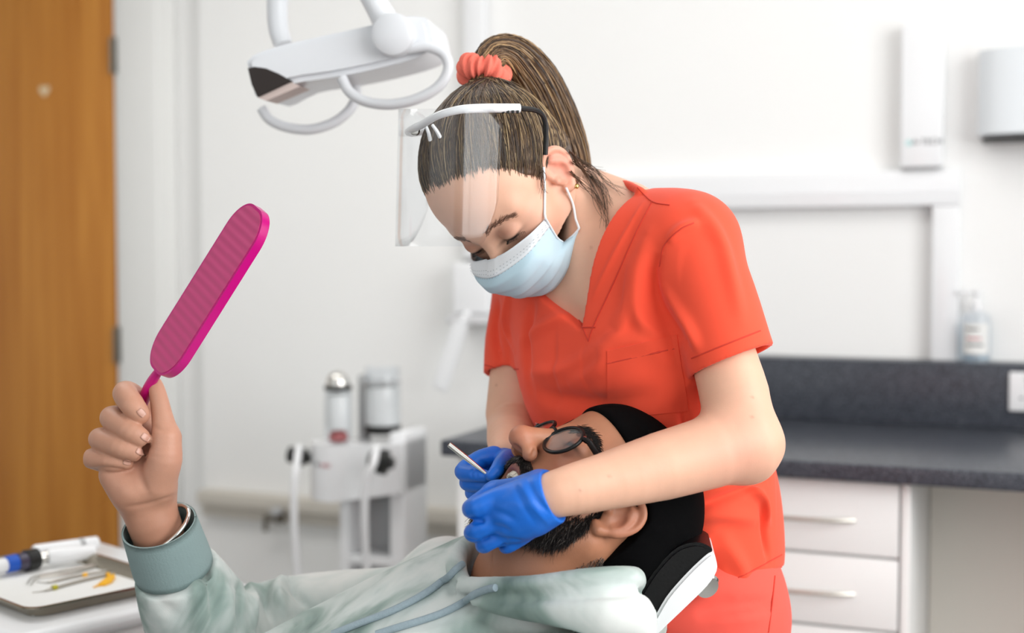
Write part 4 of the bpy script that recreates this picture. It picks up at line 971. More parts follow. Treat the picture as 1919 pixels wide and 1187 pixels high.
# --- clear visor pushed up on the head
vz = thing('face_visor', P(860, 330, 1.42), 'clear face visor with white temples pushed up on the dentist\'s head', 'visor')
tp_ = spline([P(768, 243, 1.45), P(790, 234, 1.415), P(820, 217, 1.385), P(860, 206, 1.375), P(905, 203, 1.378), P(974, 203, 1.39)], 8)
G().tube(tp_, np.interp(np.linspace(0, 1, len(tp_)), [0, .15, .35, .7, 1], [.0035, .0045, .0042, .0050, .0052]), 10, flat=1.0).to('temple_arm', M['gloss'], vz)
G().tube(spline([P(974, 203, 1.39), P(1000, 206, 1.402), P(1015, 214, 1.41), P(1022, 232, 1.418), P(1023, 262, 1.425), P(1022, 290, 1.43)], 6), .0030, 8).to('temple_tip', M['blackp'], vz)
g = G()
for k in range(5): g.box(*sum([[c - .0016, c + .0016] for c in P(934 + 9 * k, 210, 1.3835)], []), .0006)
g.to('grip_ridge', M['blackp'], vz)
br = spline([P(768, 243, 1.45), P(765, 248, 1.48), P(776, 250, 1.53), P(800, 246, 1.57), P(840, 240, 1.60)], 8)
G().tube(br, .004, 10).to('brow_bar', M['gloss'], vz)
for x0, y0, x1, y1, d0 in ((798, 236, 806, 262, 1.42), (810, 234, 824, 256, 1.405)): G().tube(spline([P(x0, y0, d0), P((x0 + x1) / 2 + 1, (y0 + y1) / 2, d0), P(x1, y1, d0 + .006)], 5), np.linspace(.0026, .0034, 11), 8, flat=.7).to('nose_pad', M['gloss'], vz)
G().lathe([(.003, -.002), (.0052, -.001), (.0052, .004), (.003, .005)], P(779, 246, 1.455), (-.3, -.9, 0), 14).to('hinge_screw', M['chrome'], vz)
arc = spline([P(940, 300, 1.385), P(905, 300, 1.372), P(860, 300, 1.362), P(810, 300, 1.368), P(768, 300, 1.39), P(750, 300, 1.43), P(750, 300, 1.475), P(770, 300, 1.525), P(810, 300, 1.57)], 5)
sh_ = []
for i, q in enumerate(arc):
    t = i / (len(arc) - 1); zt = P(800, 206, q[1])[2] - .000; zb_ = P(800, 462, q[1])[2]; cr = .05 * max(0, (.14 - t) / .14) ** 2 + .05 * max(0, (t - .86) / .14) ** 2
    zt_ = zt + .010 * math.sin(math.pi * min(1, t * 3)) * (t < .333) 
    sh_.append([np.array([q[0], q[1], (zt_ - cr * .35) * (1 - v) + (zb_ + cr) * v]) + np.array([-.004, -.003, 0]) * v for v in np.linspace(0, 1, 12)])
G().sheet(np.array(sh_), .0006).to('shield', M['clear'], vz, autosmooth=False)
# ------------------------------------------------------------------ the patient
M['skin_m'] = mat('brown_skin', (1, 1, 1), 0.46, attr='col', noise=0.05, scale=120, bump=0.08, bscale=800, spec=0.4, sss=0.10)
M['hair_m'] = mat('black_beard_hair', (1, 1, 1), 0.5, attr='col', spec=0.35, noise=.08, scale=40)
M['turban'] = mat('black_turban_cotton', srgb(9, 9, 10), 0.95, noise=0.1, scale=60, bump=0.12, bscale=900, spec=0.05)
def tiedye():
    m = bpy.data.materials.new('sage_tie_dye_fleece'); m.use_nodes = True; N, L = m.node_tree.nodes, m.node_tree.links; b = N['Principled BSDF']; tc = N.new('ShaderNodeTexCoord')
    n = N.new('ShaderNodeTexNoise'); n.inputs['Scale'].default_value = 7.0; n.inputs['Detail'].default_value = 4; n.inputs['Roughness'].default_value = .5; n.inputs['Distortion'].default_value = .7; L.new(tc.outputs['Object'], n.inputs[0])
    cr = N.new('ShaderNodeValToRGB'); e = cr.color_ramp.elements; e[0].position = .33; e[0].color = (*srgb(96, 118, 112), 1); e[1].position = .62; e[1].color = (*srgb(222, 224, 221), 1)
    q = e.new(.43); q.color = (*srgb(150, 168, 162), 1); q = e.new(.51); q.color = (*srgb(196, 205, 202), 1); L.new(n.outputs[0], cr.inputs[0]); L.new(cr.outputs[0], b.inputs['Base Color'])
    b.inputs['Roughness'].default_value = .9; b.inputs['Specular IOR Level'].default_value = .2; b.inputs['Sheen Weight'].default_value = .15
    n2 = N.new('ShaderNodeTexNoise'); n2.inputs['Scale'].default_value = 900; L.new(tc.outputs['Object'], n2.inputs[0]); bp = N.new('ShaderNodeBump'); bp.inputs['Strength'].default_value = .12; bp.inputs['Distance'].default_value = .002; L.new(n2.outputs[0], bp.inputs['Height']); L.new(bp.outputs[0], b.inputs['Normal']); return m
M['hoodie'] = tiedye()
M['cuff'] = mat('blue_grey_rib', srgb(142, 162, 162), .9, noise=.05, scale=20, bump=.25, bscale=500, spec=.2)
M['cord'] = mat('blue_grey_cord', srgb(150, 166, 174), .9, noise=.12, scale=300, bump=.4, bscale=600, spec=.2)

HM = Head((1055, 831), 1.40, (.40, -.91, 0), (-.45, -.20, .87), 1.0)
patient = thing('person', P(640, 1190, 1.45) * np.array([1, 1, 0]) + np.array([0, 0, .45]), 'reclining bearded patient in tie-dye hoodie and black turban holding up a mirror', 'person')
f = Field(HM.O - np.array([.20, .14, .16]), HM.O + np.array([.15, .15, .17]), .0015)
sculpt_head(f, HM, True, ears=(1,))
NM = P(985, 1095, 1.43)
mneck = chain([HM(0, -.022, -.035), HM(0, -.03, -.085), NM], [.055, .056, .062])
f.add(mneck, .03)
# open mouth
f.sub(HM.R((0, .083, -.0640), (.0200, .026, .0125)), .005)
f.add(HM.Ch([(-.025, .070, -.0585), (-.012, .0835, -.0500), (0, .0870, -.0485), (.012, .0835, -.0500), (.025, .070, -.0585)], [.0030, .0044, .0044, .0044, .0030], 4), .006)
f.add(HM.Ch([(-.024, .067, -.066), (-.012, .075, -.0815), (0, .0775, -.0840), (.012, .075, -.0815), (.024, .067, -.066)], [.0030, .0046, .0050, .0046, .0030], 4), .006)
# naso-labial fold and lower lid bag
for s in (1, -1):
    f.sub(HM.Ch([(s * .018, .098, -.030), (s * .028, .089, -.044), (s * .033, .080, -.058)], [.0012, .0016, .001], 3), .006)
Vh, Fh = f.mesh(1)
# hand, wrist, forearm
fm_ = Field(P(150, 1060, 1.38) - .02, P(350, 700, 1.52) + .02, .0016)
o_ = -.03
def hc_(pts, n=4, k=.006): fm_.add(pchain([(x, y, d + o_, r) for x, y, d, r in pts], n), k)
hc_([(316, 1058, 1.53, 42), (292, 990, 1.503, 48), (277, 945, 1.50, 50), (268, 915, 1.505, 50)], 4, 0)
hc_([(255, 905, 1.505, 45), (228, 850, 1.515, 45), (250, 800, 1.52, 42)], 4, .02)          # palm, little-finger side to index side
hc_([(285, 905, 1.495, 42), (292, 840, 1.50, 40)], 3, .02)
hc_([(295, 905, 1.475, 34), (308, 862, 1.468, 33), (312, 822, 1.468, 27)], 4, .016)         # ball of the thumb
hc_([(311, 820, 1.47, 25), (303, 775, 1.475, 19), (295, 735, 1.482, 15.5), (291, 720, 1.485, 13)], 4, .006)
hc_([(240, 922, 1.475, 30), (215, 890, 1.478, 28)], 3, .02)                                # heel of the hand
for ch in ([(272, 765, 1.525, 21), (246, 742, 1.50, 21), (234, 738, 1.478, 20), (247, 758, 1.462, 20), (260, 774, 1.460, 17), (264, 779, 1.462, 14.5)],
           [(250, 800, 1.53, 21), (222, 786, 1.50, 21), (210, 785, 1.480, 19.5), (240, 806, 1.458, 19.5), (262, 820, 1.457, 16.5), (268, 824, 1.459, 14)],
           [(230, 835, 1.53, 20), (200, 825, 1.50, 20), (188, 824, 1.480, 18.5), (222, 838, 1.458, 18.5), (250, 848, 1.457, 15.5), (257, 850, 1.459, 13)],
           [(208, 868, 1.525, 19), (184, 862, 1.50, 18), (173, 860, 1.482, 16.5), (205, 866, 1.464, 16), (230, 868, 1.462, 13.5), (238, 868, 1.464, 11.5)]):
    hc_([(x, y, d, r * 1.13) for x, y, d, r in ch], 4, .0025)
# creases of the palm
for cr_ in ([(280, 820, 1.462), (262, 862, 1.455), (262, 900, 1.452), (275, 925, 1.45)], [(165, 880, 1.46), (190, 874, 1.447), (205, 880, 1.445)]):
    fm_.sub(chain([P(x, y, d + o_) for x, y, d in cr_], [.0012] * len(cr_), 4), .006)
Vw, Fw = fm_.mesh(1); sw = Surf(Vw, Fw)
for pix, wd, am in [([(284, 818), (267, 855), (262, 892), (276, 926)], .0045, -.0030), ([(168, 882), (200, 878), (248, 884)], .0035, -.0022), ([(232, 952), (280, 944), (328, 928)], .0035, -.0014), ([(288, 800), (300, 806), (318, 806)], .003, -.0010), ([(220, 905), (240, 925), (262, 935)], .008, .0015)]: sw.fold(pix, wd, am)
Vw = sw.V
# covered arm and trunk
fc = Field(np.array([-.50, 1.15, .60]), np.array([.14, 1.78, 1.06]), .007)
fc.add(chain([P(292, 1030, 1.480), P(350, 1140, 1.53), P(405, 1235, 1.59)], [.026, .028, .034])); fc.add(chain([P(405, 1235, 1.59), P(620, 1160, 1.645), P(800, 1130, 1.57)], [.034, .034, .038]), .02)
fc.add(chain([P(915, 1235, 1.46), P(640, 1390, 1.46)], [.08, .08]), .03); fc.add(rc(NM, P(920, 1230, 1.45), .056, .075), .03); fc.add(rc(P(820, 1160, 1.54), P(1000, 1300, 1.40), .04, .04), .03)
Vq, Fq = fc.mesh(1)
V, F = join((Vh, Fh), (Vw, Fw), (Vq, Fq)); X = HM.loc(V); near = np.linalg.norm(X - np.array([0, .02, 0]), axis=1) < .17
C = np.tile(np.array(srgb(182, 126, 96)), (len(V), 1)) * (1 + .07 * vnoise(V, 70, 4))[:, None]
hand = V[:, 0] < -.30
C[hand] = np.array(srgb(194, 144, 120)) * (1 + .06 * vnoise(V[hand], 60, 9))[:, None]
PAL = P(255, 900, 1.47); C = mixc(C, srgb(208, 136, 116), .55 * np.exp(-((V - PAL) ** 2).sum(1) / .03 ** 2)); C = mixc(C, srgb(214, 150, 130), .5 * np.exp(-((V - P(310, 850, 1.45)) ** 2).sum(1) / .025 ** 2))
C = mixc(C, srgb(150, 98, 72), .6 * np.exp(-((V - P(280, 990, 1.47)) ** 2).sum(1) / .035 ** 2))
C = mixc(C, srgb(190, 108, 88), near * .5 * blob(X, (0, .118, -.032), (.016, .016, .014)))
for s in (1, -1):
    C = mixc(C, srgb(190, 112, 92), near * .45 * blob(X, (s * .042, .07, -.022), (.022, .03, .02)))
    C = mixc(C, srgb(120, 76, 60), near * .55 * blob(X, (s * .032, .085, .004), (.020, .02, .012)))
    C = mixc(C, srgb(30, 20, 18), near * np.clip(1.4 * blob(X, (s * .0325, .087, .005), (.013, .014, .0028)), 0, 1))
    C = mixc(C, srgb(196, 120, 100), near * .4 * blob(X, (s * .080, -.008, .004), (.014, .022, .03)))
lipz = near * np.clip(2.2 * blob(X, (0, .082, -.0505), (.026, .016, .0050)), 0, 1) + near * np.clip(2.2 * blob(X, (0, .075, -.083), (.026, .014, .006)), 0, 1)
C = mixc(C, srgb(150, 84, 80), np.clip(lipz, 0, 1) * .9)
C = mixc(C, srgb(80, 22, 22), near * np.clip(1.5 * blob(X, (0, .064, -.065), (.019, .014, .012)), 0, 1))
# stubble tint on jaw, carried down the neck to paint in the head's shade
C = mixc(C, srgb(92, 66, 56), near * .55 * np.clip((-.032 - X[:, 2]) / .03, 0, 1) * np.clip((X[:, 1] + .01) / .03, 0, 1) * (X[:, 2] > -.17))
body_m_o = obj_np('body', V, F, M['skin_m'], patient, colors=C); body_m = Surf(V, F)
# finger nails
for (px, py, an, w_, h_) in ((265, 774, 48, 6.5, 8), (272, 820, 35, 6.5, 8), (262, 847, 28, 6, 7), (238, 867, 8, 5, 7)):
    ca, sa = math.cos(math.radians(an)), math.sin(math.radians(an)); gp = [[body_m.hit(px + (u * h_) * ca - (v * w_) * sa * math.sqrt(max(0, 1 - .5 * u * u)), py + (u * h_) * sa + (v * w_) * ca * math.sqrt(max(0, 1 - .5 * u * u)), .0003) for v in np.linspace(-1, 1, 7)] for u in np.linspace(-1, 1, 7)]
    G().sheet(np.array(gp), -.0005).to('fingernail', mat('nail', srgb(200, 152, 134), .3, noise=.03, scale=80), patient, autosmooth=False)
# teeth
for i in range(8):
    a = (i - 3.5) * .30; wdt = (.0043, .0036, .0038, .0036)[int(abs(i - 3.5))]; c = np.array([.0185 * math.sin(a), .0645 + .0185 * math.cos(a), -.0555 - .0005 * abs(i - 3.5)])
    bm = bmesh.new(); bmesh.ops.create_cube(bm, size=1)
    for v in bm.verts: v.co = (v.co.x * wdt * 2 * .93 * (1 if v.co.z > 0 else .88), v.co.y * .0045, v.co.z * .0092)
    bmesh.ops.bevel(bm, geom=bm.edges[:], offset=.0011, segments=2, affect='EDGES')
    ca, sa = math.cos(a), math.sin(a)
    G(lambda p, c=c, ca=ca, sa=sa: np.array([HM(c[0] + q[0] * ca + q[1] * sa, c[1] - q[0] * sa + q[1] * ca, c[2] + q[2]) for q in np.asarray(p)])).bm(bm).to('tooth', mat('tooth_enamel', srgb(232, 224, 208), .25, noise=.02, scale=90), patient)

# beard, moustache, brows, nape stubble as hair
def tufts(H, surf, roots, dirf, n, ln, cols, pc, seed, rad=.00042, gravity=0.0, m=5):
    r = np.random.default_rng(seed); pth = []; cc = []
    for i in range(n):
        p = roots(r); o, nn, _, _ = surf.bvh().find_nearest(Vector(H(*p))); o = np.array(o); nn = np.array(nn)
        if abs(H.loc(o)[0]) > .0675: continue
        d = H.A.T @ np.asarray(dirf(p, r)); d = unit(unit(d) + nn * .5 + r.normal(size=3) * .22); L_ = ln * r.uniform(.6, 1.25); q = o - nn * .0004; a = []
        for k in range(m): a.append(q); d = unit(d + r.normal(size=3) * .08 - nn * .16); q = q + d * L_ / (m - 1)
        pth.append(a); cc.append(np.array(cols[r.choice(len(cols), p=pc)]) * r.uniform(.7, 1.3))
    return strands(pth, rad * np.linspace(1, .25, m), cc)
BK, GY = srgb(22, 18, 17), srgb(120, 112, 106)
def jaw_root(r):
    while True:
        s = 1 if r.uniform() < .75 else -1; t = r.uniform(0, .9); u = r.uniform(-1, 1)
        p = np.array([s * np.interp(t, [0, .3, .7, 1], [.066, .058, .036, .0]), np.interp(t, [0, .3, .7, 1], [.013, .016, .050, .066]), np.interp(t, [0, .3, .7, 1], [-.012, -.050, -.092, -.106]) + u * np.interp(t, [0, .25, 1], [.012, .026, .026])])
        return p + r.normal(size=3) * .003
parts_ = [tufts(HM, body_m, jaw_root, lambda p, r: (.05 * np.sign(p[0]), -.6, -1), 9500, .011, [BK, srgb(44, 36, 32), GY], [.64, .28, .08], 21, .00032)]
bv, bf, bc = parts_[0]; obj_np('beard', bv, bf, M['hair_m'], patient, colors=bc)
fmu = Field(HM.O - .16, HM.O + .16, .0014)
fmu.add(HM.Ch([(-.034, .066, -.0630), (-.024, .0775, -.0510), (-.011, .0865, -.0430), (0, .0890, -.0415), (.011, .0865, -.0430), (.024, .0775, -.0510), (.034, .066, -.0630)], [.004, .0062, .0062, .0052, .0062, .0062, .004], 4))
a_, b_ = fmu.mesh(1); a_ += normals(a_, b_) * (.0006 * vnoise(a_, 2200, 6))[:, None]; smu = Surf(a_, b_)
def mou_root(r):
    x = r.uniform(-1, 1) * .031; return np.array([x, np.interp(abs(x), [0, .010, .022, .031], [.0955, .0935, .085, .074]), np.interp(abs(x), [0, .010, .022, .031], [-.0415, -.0430, -.0500, -.0600]) + r.normal() * .003])
bv, bf, bc = tufts(HM, smu, mou_root, lambda p, r: (.9 * np.sign(p[0]), -.35, -.75), 2600, .0065, [BK, srgb(40, 32, 28), GY], [.70, .24, .06], 22, .00042)
obj_np('moustache', np.concatenate([a_, bv]), np.concatenate([b_, bf + len(a_)]), M['hair_m'], patient, colors=np.concatenate([np.tile(np.array(BK) * .8, (len(a_), 1)), bc]))
for s in (1, -1):
    bv, bf, bc = brow_strands(HM, s, [(.011, .09, .022), (.024, .09, .0275), (.040, .08, .029), (.053, .066, .021)], 620, .008, srgb(26, 20, 18), .00032, .0030, .0005, body_m, 30 + s)
    obj_np('eyebrow', bv, bf, M['hair_m'], patient, colors=bc)
bv, bf, bc = tufts(HM, body_m, lambda r: np.array([r.uniform(.030, .064), r.uniform(-.055, -.020), r.uniform(-.095, -.030)]), lambda p, r: (.3, -.3, -1), 1500, .009, [BK, GY], [.6, .4], 25, .00032)
obj_np('nape_hair', bv, bf, M['hair_m'], patient, colors=bc)

# turban: close black wrap, low over the back of the head
fu = Field(HM.O - np.array([.16, .17, .19]), HM.O + np.array([.19, .17, .19]), .0022)
fu.add(HM.R((0, -.016, .046), (.0815, .100, .086))); fu.add(HM.R((0, .026, .050), (.069, .066, .064)), .02); fu.add(HM.R((0, -.055, .008), (.072, .062, .072)), .04)
AM, OM = HM.A.T.astype(np.float32), HM.O.astype(np.float32)
def tline(X):
    q = ((X - OM) @ AM) / HM.k; y, z = q[..., 1], q[..., 2]; zz = np.interp(y, [-.12, -.06, -.046, -.038, -.028, -.016, .0, .03, .06, .09, .12], [-.10, -.10, -.09, -.05, .0, .028, .036, .043, .053, .060, .060]).astype(np.float32); return zz - z
fu.keep(tline, k=.004); a_, b_ = fu.mesh(1); su = Surf(a_, b_)
for pix, wd, am in [([(1130, 765), (1165, 800), (1185, 840)], .006, .0012), ([(1160, 765), (1200, 800), (1225, 830)], .006, -.0012), ([(1215, 985), (1240, 1000), (1262, 985)], .008, .002)]: su.fold(pix, wd, am)
obj_np('turban', su.V, su.F, M['turban'], patient)

# --- spectacles
M['frame'] = mat('black_acetate', srgb(10, 10, 11), .4, spec=.25, noise=.1, scale=40)
gs = thing('eyeglasses', HM(0, .098, -.012), 'black round-framed eyeglasses on the reclining patient', 'eyeglasses')
def lens_ring(s, k=1.0, dy=0.0): return [HM(s * (.0330 + k * .0250 * math.cos(t)), .0990 + dy - .12 * (.0330 + k * .0250 * math.cos(t)), .001 + k * .0215 * math.sin(t)) for t in np.linspace(0, 2 * math.pi, 49)]
for s in (1, -1):
    rim = G().tube(lens_ring(s), .0022, 8, caps=False).to('rim', M['frame'], gs)
    G().prism(lens_ring(s, .985, .0006)[:-1], lens_ring(s, .985, -.0006)[:-1]).to('lens', M['lens'], rim)
    a = HM(s * .0560, .0925, .013); b = HM(s * .066, .088, .014)
    G().tube([a, (a + b) / 2, b], [.003, .0034, .003], 8).to('end_piece', M['frame'], rim)
    G().tube(spline([HM(s * .0655, .090, .0135), HM(s * .0735, .05, .0145), HM(s * .0780, .02, .018), HM(s * .0775, .008, .024), HM(s * .0760, -.006, .030)], 5), np.linspace(.0026, .0021, 21), 8, flat=1.3).to('temple_arm', M['frame'], gs)
    for q in (0, .0035):
        G().lathe([(.0008, 0), (.0008, .0006)], HM(s * (.0585 + q), .0945, .0140), HM.A[1], 8).to('rivet', M['chrome'], gs)
G().tube(spline([HM(.0105, .0975, .006), HM(0, .1005, .009), HM(-.0105, .0975, .006)], 6), .0018, 8).to('bridge', M['frame'], gs)

# --- hoodie
fo = Field(np.array([-.56, 1.08, .70]), np.array([.26, 1.80, 1.06]), .0034)
fo.add(pchain([(912, 1155, 1.50, 155), (760, 1236, 1.50, 165), (560, 1352, 1.50, 175)], 2))
fo.add(pchain([(960, 1252, 1.40, 150), (800, 1310, 1.39, 172), (640, 1400, 1.38, 185)], 2), .08)
fo.add(pchain([(1060, 1300, 1.29, 115), (1000, 1350, 1.27, 140)], 2), .06)
fo.add(pchain([(838, 1096, 1.56, 90), (760, 1140, 1.63, 80), (620, 1150, 1.65, 78), (500, 1176, 1.63, 84), (408, 1228, 1.585, 94)], 4), .010)   # far upper arm
fo.add(clip(pchain([(408, 1228, 1.585, 94), (368, 1150, 1.535, 98), (341, 1096, 1.507, 84), (331, 1074, 1.498, 75)], 4), (P(329, 1068, 1.497), P(298, 984, 1.462) - P(326, 1066, 1.496))), .02)   # forearm sleeve
fo.add(pchain([(1180, 1160, 1.36, 50), (1190, 1170, 1.44, 60), (1150, 1160, 1.50, 60)], 3), .03)
fo.sub(chain([HM(0, -.02, -.05), P(985, 1070, 1.43)], [.058, .060]), .008)
fo.sub(pchain([(905, 1060, 1.42, 30), (895, 1030, 1.44, 26)]), .01)
# hood: collar roll on the near side, the bulk of the hood under it, the far edge of the opening
fo.add(pchain([(890, 1128, 1.345, 14), (960, 1138, 1.315, 22), (1050, 1140, 1.285, 38), (1130, 1148, 1.275, 50), (1176, 1156, 1.285, 52), (1172, 1190, 1.30, 56)], 4), .006)
fo.add(pchain([(868, 1098, 1.375, 17), (920, 1100, 1.340, 19), (1000, 1098, 1.300, 20), (1090, 1088, 1.283, 22), (1150, 1083, 1.285, 22), (1184, 1084, 1.300, 22), (1186, 1090, 1.36, 26)], 4), .004)
fo.add(pchain([(870, 1098, 1.380, 17), (856, 1072, 1.405, 20), (858, 1044, 1.435, 21), (884, 1022, 1.47, 20), (930, 1012, 1.52, 20)], 4), .004)
Vo, Fo = fo.mesh(1); so_ = Surf(Vo, Fo)
for pix, wd, am in [
    ([(455, 1095), (448, 1130), (452, 1186)], .006, -.016), ([(470, 1092), (468, 1130), (475, 1186)], .007, .012), ([(500, 1085), (498, 1120), (512, 1170)], .005, -.013), ([(530, 1080), (522, 1110), (540, 1160)], .007, .012),
    ([(545, 1085), (552, 1110), (575, 1140)], .005, -.012), ([(430, 1090), (428, 1130), (430, 1186)], .010, .006), ([(370, 1060), (395, 1100), (400, 1150)], .007, -.010), ([(355, 1070), (375, 1120), (370, 1186)], .010, .008),
    ([(280, 1090), (300, 1130), (340, 1160)], .010, -.004), ([(855, 1086), (848, 1100), (852, 1116)], .006, -.006), ([(890, 1130), (1000, 1120), (1150, 1112), (1205, 1108)], .007, -.006), ([(870, 1130), (960, 1175), (1080, 1186)], .012, -.006),
    ([(800, 1040), (700, 1110), (600, 1180)], .02, .004), ([(840, 1100), (760, 1150), (680, 1187)], .015, -.003)]: so_.fold(pix, wd, am)
so_.smooth(1, .3); so_._b = None
hd = obj_np('hoodie', so_.V, so_.F, M['hoodie'], patient)
# ribbed cuff
ca_ = unit(P(296, 985, 1.462) - P(322, 1058, 1.493)); cu_ = unit(np.array([1, .1, .25]) - ca_ * (np.array([1, .1, .25]) @ ca_)); cv_ = np.cross(ca_, cu_); rows = []
for t in np.linspace(0, 1, 9):
    c0_ = P(326, 1066, 1.496) * (1 - t) + P(298, 984, 1.462) * t; rr = np.interp(t, [0, .15, 1], [.0435, .0440, .0405]) 
    rows.append([c0_ + (cu_ * math.cos(a) + cv_ * math.sin(a) * .92) * (rr + .0001 * math.sin(60 * a)) for a in np.linspace(0, 2 * math.pi, 181)[:-1]])
G().sheet(np.array(rows), -.0022, wrap=True).to('cuff', M['cuff'], hd, autosmooth=False)
# draw cords
for pts, nm_ in ([[(868, 1060), (840, 1086), (800, 1116), (740, 1148), (680, 1172), (620, 1196)], 1], [[(936, 1100), (905, 1108), (872, 1132), (830, 1154), (770, 1174), (700, 1196)], 2]):
    pth = so_.path(pts, 10, .0035); pth = np.array([pth[max(0, i - 2):i + 3].mean(0) for i in range(len(pth))]); pth[:, 2] += .0
    G().tube(pth, .0040, 10).to('drawstring', M['cord'], hd)
# steel bangle
bc_ = P(302, 992, 1.466); ba = unit(ca_ - cu_ * .38); bu = unit(cu_ - ba * (cu_ @ ba)); bvv = np.cross(ba, bu)
bg = G().tube([bc_ + bu * .0375 * math.cos(t) + bvv * .033 * math.sin(t) for t in np.linspace(0, 2 * math.pi, 49)], .0024, 10, caps=False).to('bangle', M['chrome']); tag(bg, 'polished steel bangle on the patient\'s raised wrist', 'bangle')

# --- hand mirror
def mirror():
    m = bpy.data.materials.new('ribbed_magenta_plastic'); m.use_nodes = True; N, L = m.node_tree.nodes, m.node_tree.links; b = N['Principled BSDF']; a = N.new('ShaderNodeAttribute'); a.attribute_name = 'col'
    sx = N.new('ShaderNodeSeparateColor'); L.new(a.outputs['Color'], sx.inputs[0]); ma = N.new('ShaderNodeMath'); ma.operation = 'MULTIPLY'; ma.inputs[1].default_value = 260; L.new(sx.outputs[0], ma.inputs[0])
    sn = N.new('ShaderNodeMath'); sn.operation = 'SINE'; L.new(ma.outputs[0], sn.inputs[0]); bp = N.new('ShaderNodeBump'); bp.inputs['Strength'].default_value = .25; bp.inputs['Distance'].default_value = .0012; L.new(sn.outputs[0], bp.inputs['Height']); L.new(bp.outputs[0], b.inputs['Normal'])
    b.inputs['Base Color'].default_value = (*srgb(198, 66, 122), 1); b.inputs['Roughness'].default_value = .45; return m
M['mback'] = mirror(); M['magenta'] = mat('magenta_plastic', srgb(196, 0, 122), .3, noise=.03, scale=30, coat=.2)
dm = 1.44; a0, a1 = P(297, 697, dm), P(488, 392, dm - .02); la = unit(a1 - a0); tc_ = unit(CAM - (a0 + a1) / 2); b_ = np.cross(la, tc_); b_ = unit(b_ - la * (b_ @ la)); b_ = b_ if b_[0] > 0 else -b_; tc_ = unit(np.cross(b_, la)); tc_ = tc_ if tc_ @ (CAM - a0) > 0 else -tc_
TH_ = math.radians(54); mn = tc_ * math.cos(TH_) - b_ * math.sin(TH_); mw = b_ * math.cos(TH_) + tc_ * math.sin(TH_)
Lm = np.linalg.norm(a1 - a0); mc = (a0 + a1) / 2
hm_ = thing('hand_mirror', a0, 'magenta hand mirror held up by the patient, seen from its ribbed back', 'hand mirror')
def outline(k=0.0, n=18):
    hw, hl, rr = .032 + k, Lm / 2 + k, .0255 + k; pts = []
    for cx_, cy_, s0 in ((1, 1, 0), (-1, 1, 90), (-1, -1, 180), (1, -1, 270)):
        for q in np.linspace(0, 90, n): t = math.radians(s0 + q); pts.append((cx_ * (hw - rr) + rr * math.cos(t), cy_ * (hl - rr * 1.45) + rr * 1.45 * math.sin(t)))
    return pts
def mp(x, y, z): return mc + mw * x + la * y + mn * z
A = [mp(x, y, .0045) for x, y in outline(-.0015)]; B = [mp(x, y, -.0045) for x, y in outline(-.0015)]
ob_ = G().prism([mp(x, y, -.0055) for x, y in outline()], [mp(x, y, .0055) for x, y in outline()]).to('frame', M['magenta'], hm_)
ys = np.linspace(-1, 1, 60); rows = []; cl_ = []
ol = outline(-.003)
bk = G(); V_ = [mp(x, y, .0062) for x, y in ol]; n_ = len(V_); bk.prism([mp(x, y, .0050) for x, y in ol], V_)
bk.to('back_panel', M['mback'], hm_, autosmooth=True, colors=np.array([[.5 + (y / Lm) * .5] * 3 for x, y in ol] * 2)); 
G().prism([mp(x, y, -.0058) for x, y in outline(-.004)], [mp(x, y, -.0054) for x, y in outline(-.004)]).to('mirror_glass', mat('silvered_glass', (.9, .9, .9), .02, 1.0, noise=.01, scale=5), hm_)
h0, h1 = mc - la * (Lm / 2 - .004), P(262, 765, dm + .03); hv = spline([h0, P(281, 722, dm + .012), h1, P(236, 815, dm + .045), P(214, 852, dm + .055)], 6)
G().tube(hv, np.interp(np.linspace(0, 1, len(hv)), [0, .12, .3, 1], [.0045, .0055, .0065, .0085]), 12).to('handle', M['magenta'], hm_)

# --- probe held at the mouth
pb_ = thing('dental_probe', P(925, 900, 1.40), 'slim steel dental probe held in the far gloved hand', 'dental probe')
q0, q1 = P(841, 833, 1.405), P(936, 908, 1.398)
pts = [q0 + (q1 - q0) * t for t in (0, .01, .25, .45, .6, .8, .92, 1)]
G().tube(pts, [.0018, .0030, .0031, .0028, .0022, .0016, .0010, .0006], 12).to('probe_shaft', M['chrome'], pb_)
G().tube([q1, q1 + np.array([.010, .004, -.004]), q1 + np.array([.014, .008, .002])], [.0008, .0007, .0004], 8).to('probe_tip', M['chrome'], pb_)

# --- dental chair with headrest
M['leather'] = mat('black_leather', srgb(10, 10, 11), .45, spec=.25, noise=.08, scale=30, bump=.12, bscale=300)
ch = thing('dental_chair', P(700, 1200, 1.45) * np.array([1, 1, 0]), 'white dental chair with black headrest pad under the patient\'s turban', 'dental chair')
ext = unit(np.array([.10, 1, .0])) * .15; dn_ = 1.36
def slab(outer, inner, name, m_, bev=.008, par=ch, e=ext, d0=dn_):
    A = [P(x, y, d0) for x, y in outer + inner[::-1]]; bm = bmesh.new(); va = [bm.verts.new(p) for p in A]; vb = [bm.verts.new(p + e) for p in A]; n = len(A)
    bm.faces.new(va); bm.faces.new(vb[::-1])
    for k in range(n): bm.faces.new((va[k], vb[k], vb[(k + 1) % n], va[(k + 1) % n]))
    bmesh.ops.recalc_face_normals(bm, faces=bm.faces[:])
    if bev: bmesh.ops.bevel(bm, geom=[e_ for e_ in bm.edges if e_.calc_face_angle(0) > .6], offset=bev, segments=3, affect='EDGES')
    return G().bm(bm).to(name, m_, par)
